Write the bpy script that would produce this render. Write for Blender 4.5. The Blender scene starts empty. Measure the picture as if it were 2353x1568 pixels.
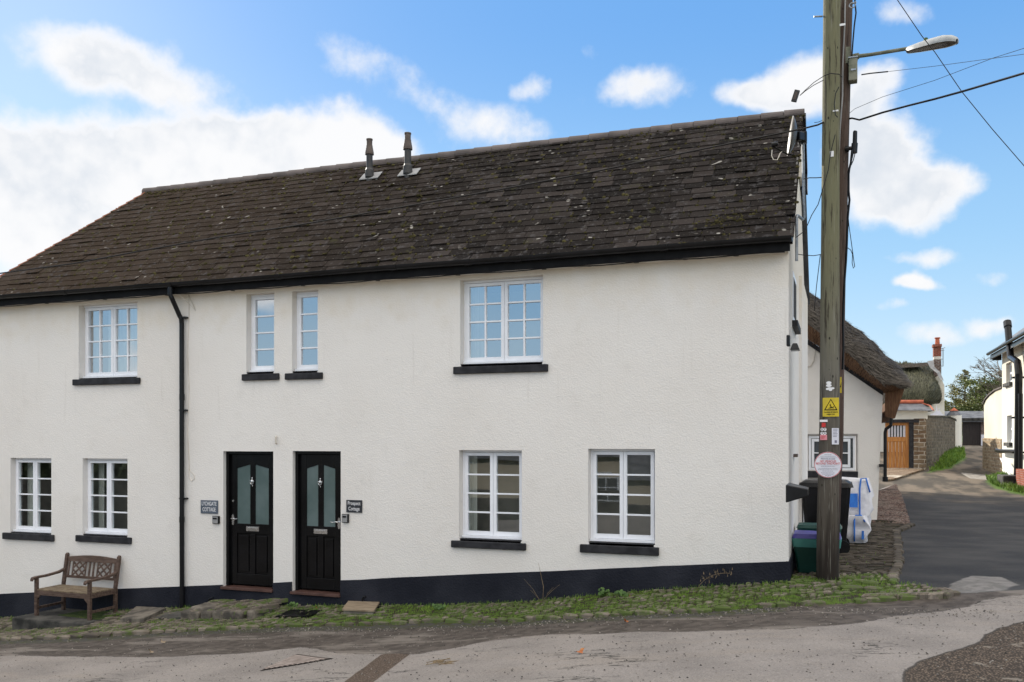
import bpy, bmesh, math, random
import numpy as np
from mathutils import Vector, Matrix, noise
from mathutils.geometry import tessellate_polygon
rnd = random.Random(11)
R = math.radians
scene = bpy.context.scene
col = scene.collection
# ------------------------------------------------------------------ camera frame (photo grid 2353 x 1568)
F, CX, YH, A, D, E = 2050.0, 1176.5, 1010.0, R(20.2), 11.3, 1.75
sA, cA = math.sin(A), math.cos(A)
CAM = Vector((0, -D, E))
def ray(x, y):
    r = (x-CX)/F
    return Vector((r*cA-sA, r*sA+cA, -(y-YH)/F))
def PY(x, y, Y=0.0):
    d = ray(x, y); return CAM+d*((Y+D)/d.y)
def PX(x, y, X):
    d = ray(x, y); return CAM+d*(X/d.x)
def PT(x, y, t): return CAM+ray(x, y)*t
def PZ(x, y, Z):
    d = ray(x, y); return CAM+d*((Z-E)/d.z)
XB = [-60,-30,-13.5,-9.71,-6.80,-5.37,-3.98,-2.85,-1.95,-.61,3,8,30]
ZB = [-5.4,-2.8,-1.34,-.906,-.688,-.596,-.459,-.29,-.165,-.007,.16,.35,1.2]
LY = [0,8,20,30,44,57,80,300]
LZ = [.03,.02,.1,.45,1.15,1.33,2.0,6]
def G(X, Y):
    X = np.asarray(X, float); Y = np.asarray(Y, float)
    zb = np.interp(X, XB, ZB); d = np.maximum(-Y, 0)
    zf = zb-.09*np.clip(d/.9, 0, 1)+.018*np.clip(d-.9, 0, 11)-.14*np.clip(d-12, 0, 22)
    s = np.clip(Y/6, 0, 1); s = s*s*(3-2*s)
    zl = np.interp(Y, LY, LZ)
    return np.where(Y > 0, zb*(1-s)+zl*s, zf)
def g(x, y): return float(G(x, y))
def PG(x, y, dz=0.0):
    d = ray(x, y); t = 2.0; st = .25
    while t < 400:
        p = CAM+d*t
        if p.z < g(p.x, p.y)+dz:
            a, b = t-st, t
            for _ in range(30):
                m = (a+b)/2; q = CAM+d*m
                if q.z < g(q.x, q.y)+dz: b = m
                else: a = m
            return CAM+d*b
        st = .1+t*.01; t += st
    return CAM+d*80
# ------------------------------------------------------------------ node helpers
class NT:
    def __init__(s, tree): s.t = tree; s.n = tree.nodes; s.l = tree.links
    def node(s, typ, **kw):
        n = s.n.new(typ)
        for k, v in kw.items(): setattr(n, k, v)
        return n
    def set(s, sock, v):
        if hasattr(v, 'is_linked') or isinstance(v, bpy.types.NodeSocket): s.l.new(v, sock)
        else: sock.default_value = v
    def math(s, op, a, b=0.0, c=None, clamp=False):
        n = s.node('ShaderNodeMath', operation=op, use_clamp=clamp)
        s.set(n.inputs[0], a); s.set(n.inputs[1], b)
        if c is not None: s.set(n.inputs[2], c)
        return n.outputs[0]
    def vmath(s, op, a, b=(0, 0, 0)):
        n = s.node('ShaderNodeVectorMath', operation=op)
        s.set(n.inputs[0], a); s.set(n.inputs[1], b)
        return n.outputs['Value'] if op in ('LENGTH', 'DOT_PRODUCT', 'DISTANCE') else n.outputs[0]
    def noise(s, vec, scale, detail=3, rough=.55, dist=0):
        n = s.node('ShaderNodeTexNoise'); s.set(n.inputs['Vector'], vec)
        n.inputs['Scale'].default_value = scale; n.inputs['Detail'].default_value = detail
        n.inputs['Roughness'].default_value = rough; n.inputs['Distortion'].default_value = dist
        return n.outputs[0]
    def voro(s, vec, scale, feature='F1', out='Distance', rnd_=1.0):
        n = s.node('ShaderNodeTexVoronoi', feature=feature); s.set(n.inputs['Vector'], vec)
        n.inputs['Scale'].default_value = scale; n.inputs['Randomness'].default_value = rnd_
        return n.outputs[out]
    def maprange(s, v, a, b, c=0.0, d=1.0, smooth=True):
        n = s.node('ShaderNodeMapRange', interpolation_type='SMOOTHSTEP' if smooth else 'LINEAR')
        s.set(n.inputs[0], v)
        for i, q in enumerate((a, b, c, d)): s.set(n.inputs[1+i], q)
        return n.outputs[0]
    def mix(s, fac, a, b, mode='MIX'):
        n = s.node('ShaderNodeMix', data_type='RGBA', blend_type=mode)
        s.set(n.inputs[0], fac); s.set(n.inputs[6], a if not isinstance(a, tuple) else (*a[:3], 1)); s.set(n.inputs[7], b if not isinstance(b, tuple) else (*b[:3], 1))
        return n.outputs[2]
    def pos(s, scale=None):
        p = s.node('ShaderNodeNewGeometry').outputs['Position']
        if scale: p = s.vmath('MULTIPLY', p, scale)
        return p
    def objc(s, scale=None):
        p = s.node('ShaderNodeTexCoord').outputs['Object']
        if scale: p = s.vmath('MULTIPLY', p, scale)
        return p
    def attr(s, name): return s.node('ShaderNodeAttribute', attribute_name=name).outputs['Fac']
    def bump(s, h, strength, dist=.01, normal=None):
        n = s.node('ShaderNodeBump'); s.set(n.inputs['Height'], h)
        n.inputs['Strength'].default_value = strength; n.inputs['Distance'].default_value = dist
        if normal is not None: s.l.new(normal, n.inputs['Normal'])
        return n.outputs[0]
def newmat(name):
    m = bpy.data.materials.new(name); m.use_nodes = True
    t = NT(m.node_tree); b = t.n['Principled BSDF']
    return m, t, b
def setp(t, b, color=None, rough=None, normal=None, metal=None, spec=None):
    if color is not None: t.set(b.inputs['Base Color'], color if not isinstance(color, tuple) else (*color[:3], 1))
    if rough is not None: t.set(b.inputs['Roughness'], rough)
    if normal is not None: t.l.new(normal, b.inputs['Normal'])
    if metal is not None: b.inputs['Metallic'].default_value = metal
    if spec is not None: b.inputs['Specular IOR Level'].default_value = spec
def nmat(name, c1, c2, scale=6, rough=.7, bump=.2, bscale=60, stretch=(1, 1, 1), metal=0, spec=.4, lo=.35, hi=.65, dist=.005, isl=0):
    m, t, b = newmat(name)
    p = t.objc(stretch)
    n = t.noise(p, scale, 5)
    f = t.maprange(n, lo, hi)
    c = t.mix(f, c1, c2)
    if isl:
        r = t.node('ShaderNodeNewGeometry').outputs['Random Per Island']
        c = t.mix(t.maprange(r, 0, 1, 0, isl, False), c, (.01, .01, .01))
    h = t.noise(p, bscale, 4)
    setp(t, b, c, rough, t.bump(h, bump, dist) if bump else None, metal, spec)
    return m
MT = {}
# facade roughcast
def wallmat(name, base, stain, bump=.26, streak=True):
    m, t, b = newmat(name)
    p = t.pos()
    big = t.noise(p, .55, 4); mid = t.noise(p, 3.2, 5); fine = t.noise(p, 48, 5, .6)
    c = t.mix(t.maprange(big, .38, .68, 0, .55), base, stain)
    st = t.noise(t.pos((9, 9, .55)), 1.0, 4)
    c = t.mix(t.maprange(st, .6, .8, 0, .22), c, (stain[0]*.62, stain[1]*.6, stain[2]*.56))
    c = t.mix(t.maprange(mid, .55, .8, 0, .3), c, (stain[0]*.85, stain[1]*.85, stain[2]*.84))
    sp = t.noise(p, 14, 3); c = t.mix(t.maprange(sp, .74, .8, 0, .45), c, (.25, .22, .17))
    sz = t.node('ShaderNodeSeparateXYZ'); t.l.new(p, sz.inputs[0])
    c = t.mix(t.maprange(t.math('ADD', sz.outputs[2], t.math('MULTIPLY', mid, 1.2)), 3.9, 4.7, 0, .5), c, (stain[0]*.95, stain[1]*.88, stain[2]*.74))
    v = t.voro(p, 50)
    h = t.math('ADD', t.math('MULTIPLY', fine, .9), t.math('MULTIPLY', v, .8))
    h = t.math('ADD', h, t.math('MULTIPLY', t.noise(p, 2.2, 3), 3.0))
    setp(t, b, c, .92, t.bump(h, bump, .014), 0, .2)
    return m
MT['render'] = wallmat('white_roughcast', (.775, .748, .718), (.72, .684, .645))
MT['render2'] = wallmat('far_white_render', (.80, .78, .72), (.68, .65, .57), .2)
MT['cream'] = wallmat('cream_render', (.74, .68, .56), (.64, .57, .45), .2)
MT['beige'] = wallmat('beige_render', (.50, .43, .33), (.42, .36, .28), .2)
def plinthmat():
    m, t, b = newmat('black_plinth_paint')
    p = t.pos(); h = t.math('ADD', t.noise(p, 48, 5, .6), t.voro(p, 40, 'SMOOTH_F1'))
    c = t.mix(t.maprange(t.noise(p, 1.2, 4), .35, .7), (.014, .0155, .023), (.028, .030, .040))
    c = t.mix(t.maprange(t.noise(p, 5, 6, .7), .68, .76, 0, .6), c, (.20, .19, .18))
    z = t.node('ShaderNodeSeparateXYZ'); t.l.new(t.node('ShaderNodeNewGeometry').outputs['Position'], z.inputs[0])
    setp(t, b, c, .7, t.bump(h, .5, .012), 0, .1); return m
MT['plinth'] = plinthmat()
MT['white'] = nmat('white_window_paint', (.86, .88, .93), (.80, .82, .87), 3, .35, .05, 30)
MT['sill'] = nmat('dark_sill_paint', (.018, .018, .021), (.034, .034, .039), 8, .6, .35, 70, spec=.2)
MT['black'] = nmat('black_gloss_paint', (.0035, .0035, .004), (.006, .006, .007), 4, .2, .06, 25, spec=.22)
MT['plastic'] = nmat('black_plastic', (.004, .004, .005), (.009, .009, .011), 5, .30, .06, 40, spec=.28)
MT['chrome'] = nmat('polished_metal', (.75, .75, .76), (.6, .6, .62), 20, .18, 0, 40, metal=1)
MT['steel'] = nmat('galvanised_steel', (.34, .37, .41), (.24, .27, .31), 20, .45, .05, 40, metal=.6)
MT['brown'] = nmat('brown_threshold_paint', (.065, .032, .026), (.10, .052, .042), 6, .5, .1, 60)
MT['soffit'] = nmat('soffit_board', (.70, .66, .60), (.52, .47, .40), 3, .7, .1, 40)
MT['dark'] = nmat('dark_interior', (.03, .03, .032), (.05, .048, .045), 2, .9, 0)
MT['room'] = nmat('interior_wall', (.22, .21, .19), (.28, .26, .23), 2, .9, 0)
MT['curtain'] = nmat('pale_curtain', (.66, .66, .64), (.55, .56, .55), 3, .9, .4, 8, (12, 1, .3))
MT['slate_sign'] = nmat('slate_sign', (.075, .095, .125), (.10, .12, .155), 12, .55, .25, 50)
MT['slate_sign2'] = nmat('dark_slate_sign', (.022, .024, .030), (.04, .042, .05), 12, .55, .25, 50)
MT['letter'] = nmat('white_lettering', (.8, .8, .82), (.75, .75, .77), 12, .5, 0)
MT['yellow'] = nmat('yellow_sign', (.66, .50, .02), (.52, .40, .03), 9, .45, .1, 30)
MT['signwhite'] = nmat('white_sign', (.74, .74, .80), (.66, .66, .74), 9, .4, .02, 30)
MT['red'] = nmat('red_marking', (.55, .03, .03), (.45, .03, .03), 9, .5, 0)
MT['pink'] = nmat('faded_pink', (.72, .28, .32), (.62, .22, .26), 9, .5, 0)
MT['ink'] = nmat('grey_ink', (.16, .16, .22), (.2, .2, .26), 9, .5, 0)
MT['inkblack'] = nmat('black_ink', (.007, .007, .008), (.012, .012, .013), 9, .6, 0, spec=.12)
MT['bluestrap'] = nmat('blue_strap', (.02, .13, .50), (.03, .18, .6), 9, .6, .2, 90)
MT['bag'] = nmat('white_woven_sack', (.66, .66, .70), (.52, .52, .56), 5, .6, .5, 9, dist=.03)
MT['green'] = nmat('dark_green_plastic', (.006, .045, .035), (.010, .06, .048), 5, .4, .05, 40)
MT['teal'] = nmat('pale_green_plastic', (.06, .22, .20), (.08, .27, .24), 5, .4, .05, 40)
MT['purple'] = nmat('purple_plastic', (.06, .05, .24), (.08, .07, .32), 5, .4, .3, 12)
MT['concrete'] = nmat('mossy_concrete', (.13, .12, .10), (.30, .27, .22), 3, .9, .5, 30, dist=.01)
MT['concrete_dark'] = nmat('dark_weathered_concrete', (.02, .02, .019), (.085, .08, .072), 3.5, .9, .6, 30, dist=.012)
MT['slabgrey'] = nmat('lichened_slab', (.06, .053, .045), (.19, .165, .135), 5, .9, .6, 30, dist=.01)
MT['slab_moss'] = nmat('moss_patch', (.02, .045, .006), (.06, .085, .015), 12, .95, .8, 60, dist=.02)
MT['planks'] = nmat('weathered_board', (.20, .15, .10), (.30, .24, .17), 3, .8, .3, 20, (2, 12, 2))
MT['bench'] = nmat('weathered_teak', (.062, .037, .027), (.12, .08, .062), 3, .75, .35, 14, (2, 10, 10))
MT['benchseat'] = nmat('lichened_slats', (.11, .075, .05), (.24, .19, .125), 9, .85, .4, 20, (1, 5, 5))
MT['stone'] = nmat('paving_stone', (.085, .075, .06), (.20, .175, .145), 4, .85, .4, 40, isl=.45)
def mossystone():
    m, t, b = newmat('mossy_pitched_stone'); p = t.pos()
    r = t.node('ShaderNodeNewGeometry').outputs['Random Per Island']
    c = t.mix(r, (.07, .060, .05), (.235, .20, .165))
    c = t.mix(t.maprange(t.noise(p, 9, 4), .4, .7, 0, .6), c, (.11, .09, .065))
    sx = t.node('ShaderNodeSeparateXYZ'); t.l.new(t.node('ShaderNodeNewGeometry').outputs['Position'], sx.inputs[0])
    amt = t.math('MULTIPLY', t.maprange(sx.outputs[0], -10.5, -6, .0, .10), t.maprange(sx.outputs[1], .9, .2))
    amt = t.math('MULTIPLY', amt, t.maprange(sx.outputs[0], 1.0, .3))
    n = t.math('ADD', t.noise(p, 5.5, 5, .65), amt)
    c = t.mix(t.maprange(n, .52, .66, 0, .85), c, (.075, .115, .022))
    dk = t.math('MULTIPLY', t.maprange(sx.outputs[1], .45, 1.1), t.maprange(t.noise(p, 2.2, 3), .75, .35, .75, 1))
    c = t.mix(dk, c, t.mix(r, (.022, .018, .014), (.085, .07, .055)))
    setp(t, b, c, .85, t.bump(t.noise(p, 45, 4), .4, .01), 0, .3); return m
MT['pstone'] = mossystone()
MT['gritstone'] = nmat('loose_grit', (.20, .18, .16), (.32, .29, .26), 3, .9, 0, isl=.9)
MT['gravelstone'] = nmat('brown_pebbles', (.16, .09, .07), (.26, .20, .17), 3, .8, 0, isl=.75)
MT['iron'] = nmat('rusty_iron', (.05, .038, .032), (.085, .065, .055), 8, .7, .2, 40)
MT['ironworn'] = nmat('worn_iron', (.22, .18, .16), (.32, .27, .245), 8, .6, .2, 40)
MT['grass'] = nmat('grass_blades', (.08, .17, .015), (.20, .32, .04), 4, .7, 0, isl=.3)
MT['moss'] = nmat('roof_moss', (.026, .023, .010), (.085, .074, .032), 9, .95, .6, 60, spec=.05)
MT['leafdead'] = nmat('fallen_leaf', (.34, .10, .03), (.45, .2, .07), 9, .7, .2, 30)
MT['drystem'] = nmat('dry_stem', (.24, .18, .11), (.14, .10, .06), 9, .8, .2, 30)
MT['weed'] = nmat('weed_leaf', (.04, .09, .015), (.08, .15, .03), 9, .6, 0)
MT['lampgrey'] = nmat('lamp_housing', (.42, .44, .45), (.30, .31, .32), 5, .5, .15, 30)
MT['armgreen'] = nmat('weathered_steel_arm', (.12, .13, .09), (.22, .22, .17), 8, .6, .1, 30)
MT['lens'] = nmat('lamp_lens', (.07, .062, .055), (.13, .115, .10), 12, .12, .05, 20)
MT['clay'] = nmat('red_clay', (.50, .14, .07), (.36, .09, .05), 5, .8, .2, 30)
MT['ridge'] = nmat('ridge_clay', (.105, .088, .085), (.175, .145, .138), 2.5, .8, .3, 40, isl=.3)
MT['flue'] = nmat('flue_grey', (.028, .028, .031), (.05, .048, .046), 4, .5, .1, 40)
MT['flue_cap'] = nmat('flue_cap', (.07, .052, .045), (.12, .09, .075), 4, .6, .1, 40)
MT['lead'] = nmat('lead_flashing', (.24, .24, .245), (.34, .34, .345), 4, .5, .2, 20)
MT['wooddoor'] = nmat('varnished_oak', (.46, .20, .045), (.34, .13, .03), 2.5, .45, .2, 12, (6, 6, .8))
MT['garage'] = nmat('dark_garage_door', (.022, .016, .016), (.035, .026, .026), 3, .6, .2, 12, (8, 8, .5))
MT['slate_far'] = nmat('far_slate', (.07, .075, .085), (.15, .155, .17), 3, .6, .3, 12)
MT['cutreed'] = nmat('cut_reed', (.10, .048, .024), (.17, .085, .042), 6, .95, .7, 60, (6, 1, 1), dist=.02)
MT['dishgrey'] = nmat('dish_grey', (.13, .12, .11), (.08, .078, .075), 4, .45, .05, 40)
MT['bark'] = nmat('bark', (.09, .075, .055), (.17, .145, .11), 6, .9, .5, 12, (3, 3, 1))
MT['twig'] = nmat('bare_twigs', (.12, .10, .08), (.20, .17, .135), 6, .9, 0)
MT['hipclay'] = nmat('weathered_clay', (.26, .10, .065), (.34, .15, .10), 5, .85, .2, 30)
MT['brick'] = nmat('red_brick', (.30, .09, .06), (.40, .14, .09), 12, .85, .3, 40)
def rooftile():
    m, t, b = newmat('lichened_slate'); p = t.pos()
    geo = t.node('ShaderNodeNewGeometry')
    r = geo.outputs['Random Per Island']
    c = t.mix(t.math('POWER', r, 1.6), (.011, .0094, .009), (.047, .039, .036))
    c = t.mix(t.maprange(t.noise(p, 1.0, 4), .4, .7, 0, .6), c, (.018, .0145, .0125))
    sx = t.node('ShaderNodeSeparateXYZ'); t.l.new(geo.outputs['Position'], sx.inputs[0])
    # slates turn warmer brown towards the left end
    c = t.mix(t.maprange(sx.outputs[0], -12.5, -4, .6, 0), c, (.058, .040, .027))
    c = t.mix(t.maprange(t.noise(p, 9, 4, .7), .54, .66, 0, .6), c, (.085, .08, .082))
    c = t.mix(t.maprange(t.noise(p, 3.1, 5, .7), .60, .68, 0, .4), c, (.055, .055, .022))
    v = t.voro(t.vmath('ADD', p, t.vmath('SCALE', t.node('ShaderNodeTexNoise').outputs[1], (0, 0, 0))), 4.6)
    d = t.math('ADD', v, t.math('MULTIPLY', t.noise(p, 30, 4), .12))
    spot = t.maprange(d, .17, .205, 1, 0)
    keep = t.maprange(t.noise(p, 1.7, 2), .48, .58)
    c = t.mix(t.math('MULTIPLY', t.math('MULTIPLY', spot, keep), .85), c, (.36, .34, .31))
    fl = t.maprange(t.noise(p, 34, 3, .6), .65, .70, 0, .6); c = t.mix(fl, c, (.20, .185, .15))
    setp(t, b, c, .95, t.bump(t.noise(p, 30, 4, .7), .5, .008), 0, .06); return m
MT['slate'] = rooftile()
def thatchmat(name, c1, c2, st=(2, 2, 2)):
    m, t, b = newmat(name); p = t.pos(st)
    f = t.noise(p, 3.5, 6, .7); c = t.mix(t.maprange(f, .35, .7), c1, c2)
    c = t.mix(t.maprange(t.noise(t.pos(), 26, 3), .60, .68, 0, .7), c, (.28, .26, .22))
    c = t.mix(t.maprange(t.noise(t.pos(), 1.3, 4), .5, .7, 0, .6), c, (c1[0]*.6, c1[1]*.75, c1[2]*.5))
    setp(t, b, c, .95, t.bump(t.noise(p, 14, 6, .75), 1.0, .05), 0, .1); return m
MT['thatch'] = thatchmat('weathered_thatch', (.026, .021, .017), (.070, .056, .044), (3, 3, 1))
MT['thatch2'] = thatchmat('mossy_thatch', (.028, .028, .016), (.085, .08, .048), (5, 2, 1.2))
def polemat(name, top, low, dark, swz=3.4):
    m, t, b = newmat(name); p = t.pos((16, 16, .9)); q = t.pos((26, 26, 1.6))
    sx = t.node('ShaderNodeSeparateXYZ'); t.l.new(t.node('ShaderNodeNewGeometry').outputs['Position'], sx.inputs[0])
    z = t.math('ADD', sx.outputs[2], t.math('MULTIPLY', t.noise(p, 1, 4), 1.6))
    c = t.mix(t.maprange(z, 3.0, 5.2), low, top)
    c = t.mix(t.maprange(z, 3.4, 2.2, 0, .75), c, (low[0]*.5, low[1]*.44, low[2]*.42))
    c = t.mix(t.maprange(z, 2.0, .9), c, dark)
    n = t.noise(q, 1.0, 6, .7)
    c = t.mix(t.maprange(n, .52, .63, 0, .8), c, (dark[0]*1.2, dark[1]*1.1, dark[2]*1.1))
    c = t.mix(t.maprange(t.noise(t.pos((60, 60, 2)), 1, 3), .60, .70, 0, .5), c, (.30, .29, .25))
    kn = t.voro(t.pos((1, 1, .55)), 9); c = t.mix(t.maprange(kn, .10, .07), c, (.03, .028, .02))
    setp(t, b, c, .85, t.bump(t.noise(t.pos((50, 50, 2.2)), 1, 5, .7), .9, .012), 0, .25); return m
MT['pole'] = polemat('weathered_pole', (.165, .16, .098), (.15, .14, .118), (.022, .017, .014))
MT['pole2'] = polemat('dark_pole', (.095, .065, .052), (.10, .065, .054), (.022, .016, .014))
def stonewall(name, c1, c2, mortar, scale=3.2, bw=.5, rh=.22, msz=.02, rot=False):
    m, t, b = newmat(name)
    sx = t.node('ShaderNodeSeparateXYZ'); t.l.new(t.pos(), sx.inputs[0])
    cmb = t.node('ShaderNodeCombineXYZ')
    t.l.new(t.math('ADD', sx.outputs[0], sx.outputs[1]), cmb.inputs[0]); t.l.new(sx.outputs[2], cmb.inputs[1])
    ns = t.node('ShaderNodeTexNoise'); ns.inputs['Scale'].default_value = 2.5; t.l.new(t.pos(), ns.inputs['Vector'])
    off = t.vmath('MULTIPLY', t.vmath('SUBTRACT', ns.outputs[1], (.5, .5, .5)), (.12, .10, 0))
    br = t.node('ShaderNodeTexBrick'); t.l.new(t.vmath('ADD', cmb.outputs[0], off), br.inputs['Vector'])
    br.inputs['Scale'].default_value = scale; br.inputs['Brick Width'].default_value = bw; br.inputs['Row Height'].default_value = rh
    br.inputs['Mortar Size'].default_value = msz; br.inputs['Mortar Smooth'].default_value = .3
    br.inputs['Color1'].default_value = (*c1, 1); br.inputs['Color2'].default_value = (*c2, 1); br.inputs['Mortar'].default_value = (*mortar, 1)
    c = t.mix(t.maprange(t.noise(t.pos(), 6, 5), .4, .7, 0, .55), br.outputs[0], (c1[0]*.5, c1[1]*.5, c1[2]*.45))
    h = t.math('ADD', t.math('MULTIPLY', br.outputs[1], -1.5), t.noise(t.pos(), 14, 5))
    setp(t, b, c, .9, t.bump(h, .8, .03), 0, .2); return m
MT['stonepillar'] = stonewall('squared_stone', (.15, .095, .06), (.25, .19, .13), (.50, .45, .38), 1.0, .42, .18, .018)
MT['rubble'] = stonewall('rubble_stone', (.085, .07, .055), (.26, .21, .15), (.20, .175, .14), 1.0, .34, .15, .022)
MT['rubblewarm'] = stonewall('warm_rubble_stone', (.25, .17, .10), (.44, .34, .22), (.42, .35, .25), 1.0, .32, .13, .02)
MT['brickwall'] = stonewall('brickwork', (.36, .10, .06), (.28, .08, .05), (.35, .28, .24), 1.0, .22, .07, .008)
MT['brickdark'] = stonewall('dark_brickwork', (.12, .08, .065), (.20, .13, .11), (.35, .32, .30), 1.0, .22, .08, .012)
def glassmat(name, refl, tint):
    m = bpy.data.materials.new(name); m.use_nodes = True; t = NT(m.node_tree); t.n.clear()
    out = t.node('ShaderNodeOutputMaterial'); mx = t.node('ShaderNodeMixShader')
    gl = t.node('ShaderNodeBsdfGlossy'); gl.inputs['Roughness'].default_value = .015; gl.inputs['Color'].default_value = (*tint, 1)
    tr = t.node('ShaderNodeBsdfTransparent'); tr.inputs[0].default_value = (.85, .9, .88, 1)
    t.l.new(t.bump(t.noise(t.pos(), 1.6, 1), .07, .012), gl.inputs['Normal'])
    mx.inputs[0].default_value = refl
    t.l.new(tr.outputs[0], mx.inputs[1]); t.l.new(gl.outputs[0], mx.inputs[2]); t.l.new(mx.outputs[0], out.inputs[0])
    return m
MT['glass'] = glassmat('window_glass', .13, (.9, .95, 1))
MT['glassup'] = glassmat('upper_window_glass', .52, (.92, .96, 1))
MT['frost'] = nmat('frosted_glass', (.085, .125, .125), (.12, .165, .168), 2, .16, .12, 8)
def farpane():
    m, t, b = newmat('far_pane'); setp(t, b, (.05, .06, .07), .08, None, 0, .8); return m
MT['farpane'] = farpane()
# road with mapped surfaces
def roadmat():
    m, t, b = newmat('old_asphalt'); p = t.pos()
    def mask(name, amp, w, sc=3.0, det=5):
        n = t.math('MULTIPLY', t.math('SUBTRACT', t.noise(p, sc, det, .6), .5), amp)
        return t.maprange(t.math('ADD', t.attr(name), n), -w, w)
    f1 = t.noise(p, 62, 3, .75); f2 = t.noise(p, 7, 5, .6); f3 = t.noise(p, 1.1, 4)
    ps = t.pos((.45, 1.6, 1)); f4 = t.noise(ps, 1.5, 5, .6)
    base = t.mix(t.maprange(f3, .30, .70), (.20, .182, .172), (.265, .241, .226))
    base = t.mix(t.maprange(f4, .5, .72, 0, .5), base, (.265, .232, .205))
    base = t.mix(t.maprange(f2, .60, .75, 0, .35), base, (.12, .11, .105))
    base = t.mix(t.maprange(f1, .56, .66, 0, .7), base, (.07, .065, .062))
    base = t.mix(t.maprange(f1, .42, .33, 0, .5), base, (.42, .40, .375))
    f5 = t.noise(p, 19, 4, .7)
    base = t.mix(t.maprange(f5, .58, .70, 0, .45), base, (.12, .112, .106))
    base = t.mix(t.maprange(f5, .40, .30, 0, .4), base, (.34, .305, .27))
    cr = t.math('ABSOLUTE', t.math('SUBTRACT', t.noise(t.pos((.35, 1.3, 1)), 1.3, 6, .65), .5))
    cz = t.maprange(t.noise(p, .6, 2), .48, .6)
    base = t.mix(t.math('MULTIPLY', t.maprange(cr, .010, .002), cz), base, (.05, .048, .045))
    peb = t.voro(p, 48)
    pc = t.node('ShaderNodeTexVoronoi'); pc.inputs['Scale'].default_value = 75; t.l.new(p, pc.inputs['Vector'])
    # coarse brown aggregate patches
    coarse = t.mix(t.maprange(peb, .15, .5), (.22, .17, .13), (.05, .04, .033))
    coarse = t.mix(t.maprange(t.noise(p, 4.5, 3), .60, .68, 0, .7), coarse, (.25, .22, .185))
    c = t.mix(mask('coarse', .10, .012), base, coarse)
    trench = t.mix(t.maprange(peb, .1, .5), (.19, .145, .12), (.075, .057, .045))
    c = t.mix(mask('trench', .03, .008), c, trench)
    dirt = t.mix(t.maprange(f2, .4, .6), (.058, .049, .043), (.098, .083, .074))
    dirt = t.mix(t.maprange(f4, .54, .64, 0, .8), dirt, (.19, .168, .15))
    dirt = t.mix(t.maprange(f1, .62, .7, 0, .5), dirt, (.2, .19, .17))
    c = t.mix(mask('wet', .24, .03, 2.2), c, dirt)
    el_ = t.math('ABSOLUTE', t.math('ADD', t.attr('wet'), t.math('MULTIPLY', t.math('SUBTRACT', t.noise(p, 2.2, 5, .6), .5), .24)))
    c = t.mix(t.math('MULTIPLY', t.maprange(el_, .016, .003), t.maprange(f2, .44, .54)), c, (.04, .036, .033))
    ec_ = t.math('ABSOLUTE', t.math('ADD', t.attr('coarse'), t.math('MULTIPLY', t.math('SUBTRACT', t.noise(p, 3.0, 5, .6), .5), .10)))
    c = t.mix(t.maprange(ec_, .02, .004, 0, .8), c, (.04, .036, .033))
    moss = t.mix(t.maprange(t.noise(p, 16, 5), .45, .62), (.062, .060, .058), (.050, .056, .018))
    c = t.mix(t.math('MULTIPLY', mask('gutter', .22, .07, 3.0), .9), c, moss)
    lane = t.mix(t.maprange(t.noise(t.pos((.8, 1.0, 1)), 1.1, 5), .36, .68), (.030, .031, .035), (.056, .055, .056))
    lane = t.mix(t.maprange(f1, .60, .68, 0, .5), lane, (.15, .15, .15))
    lane = t.mix(t.maprange(f5, .60, .70, 0, .5), lane, (.022, .022, .024))
    sy = t.node('ShaderNodeSeparateXYZ'); t.l.new(p, sy.inputs[0])
    yy = t.math('ADD', sy.outputs[1], t.math('MULTIPLY', t.noise(p, .28, 5, .65), 22))
    old = t.mix(t.maprange(t.noise(t.pos((1, .25, 1)), 1.5, 5), .4, .62), (.07, .061, .050), (.165, .135, .105))
    lane = t.mix(t.maprange(yy, 25, 33), lane, old)
    c = t.mix(mask('lane', .10, .02), c, lane)
    c = t.mix(mask('pale', .16, .02, 4), c, t.mix(t.maprange(f2, .4, .6), (.20, .19, .185), (.14, .135, .13)))
    c = t.mix(mask('concrete', .03, .008), c, t.mix(t.maprange(f2, .4, .6), (.33, .31, .28), (.22, .2, .18)))
    grav = t.mix(t.maprange(t.voro(p, 38), .1, .6), (.22, .15, .12), (.035, .024, .02))
    c = t.mix(mask('gravel', .04, .01), c, grav)
    ex = t.maprange(sy.outputs[1], .9, .3)
    earth = t.mix(t.maprange(t.noise(p, 10, 5, .65), .42, .6), t.mix(ex, (.016, .013, .010), (.035, .028, .021)), t.mix(ex, (.026, .026, .012), (.075, .12, .02)))
    c = t.mix(mask('pave', .03, .01), c, earth)
    c = t.mix(mask('green', .5, .12, 3), c, t.mix(t.maprange(t.noise(p, 25, 4), .4, .6), (.05, .11, .012), (.10, .19, .02)))
    h = t.math('ADD', t.math('MULTIPLY', f1, .5), t.math('MULTIPLY', f2, .8))
    h = t.math('ADD', h, t.math('MULTIPLY', t.math('MULTIPLY', peb, -1.0), t.math('MAXIMUM', mask('coarse', .1, .012), mask('gravel', .04, .01))))
    rough = t.mix(mask('wet', .2, .05, 2.2), (.88, .88, .88), (.72, .72, .72))
    setp(t, b, c, rough, t.bump(h, .6, .010), 0, .14); return m
MT['road'] = roadmat()
MT['land'] = nmat('field_grass', (.04, .07, .02), (.07, .09, .03), .3, .95, .3, 4)
def leafmat(name, c1, c2):
    m, t, b = newmat(name); r = t.node('ShaderNodeNewGeometry').outputs['Random Per Island']
    setp(t, b, t.mix(r, c1, c2), .6, None, 0, .3); return m
MT['leafA'] = leafmat('yellow_green_foliage', (.06, .07, .022), (.33, .30, .10))
MT['leafB'] = leafmat('green_foliage', (.03, .055, .015), (.16, .19, .05))
MT['hedge'] = leafmat('dark_hedge', (.02, .035, .01), (.05, .07, .02))
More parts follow.
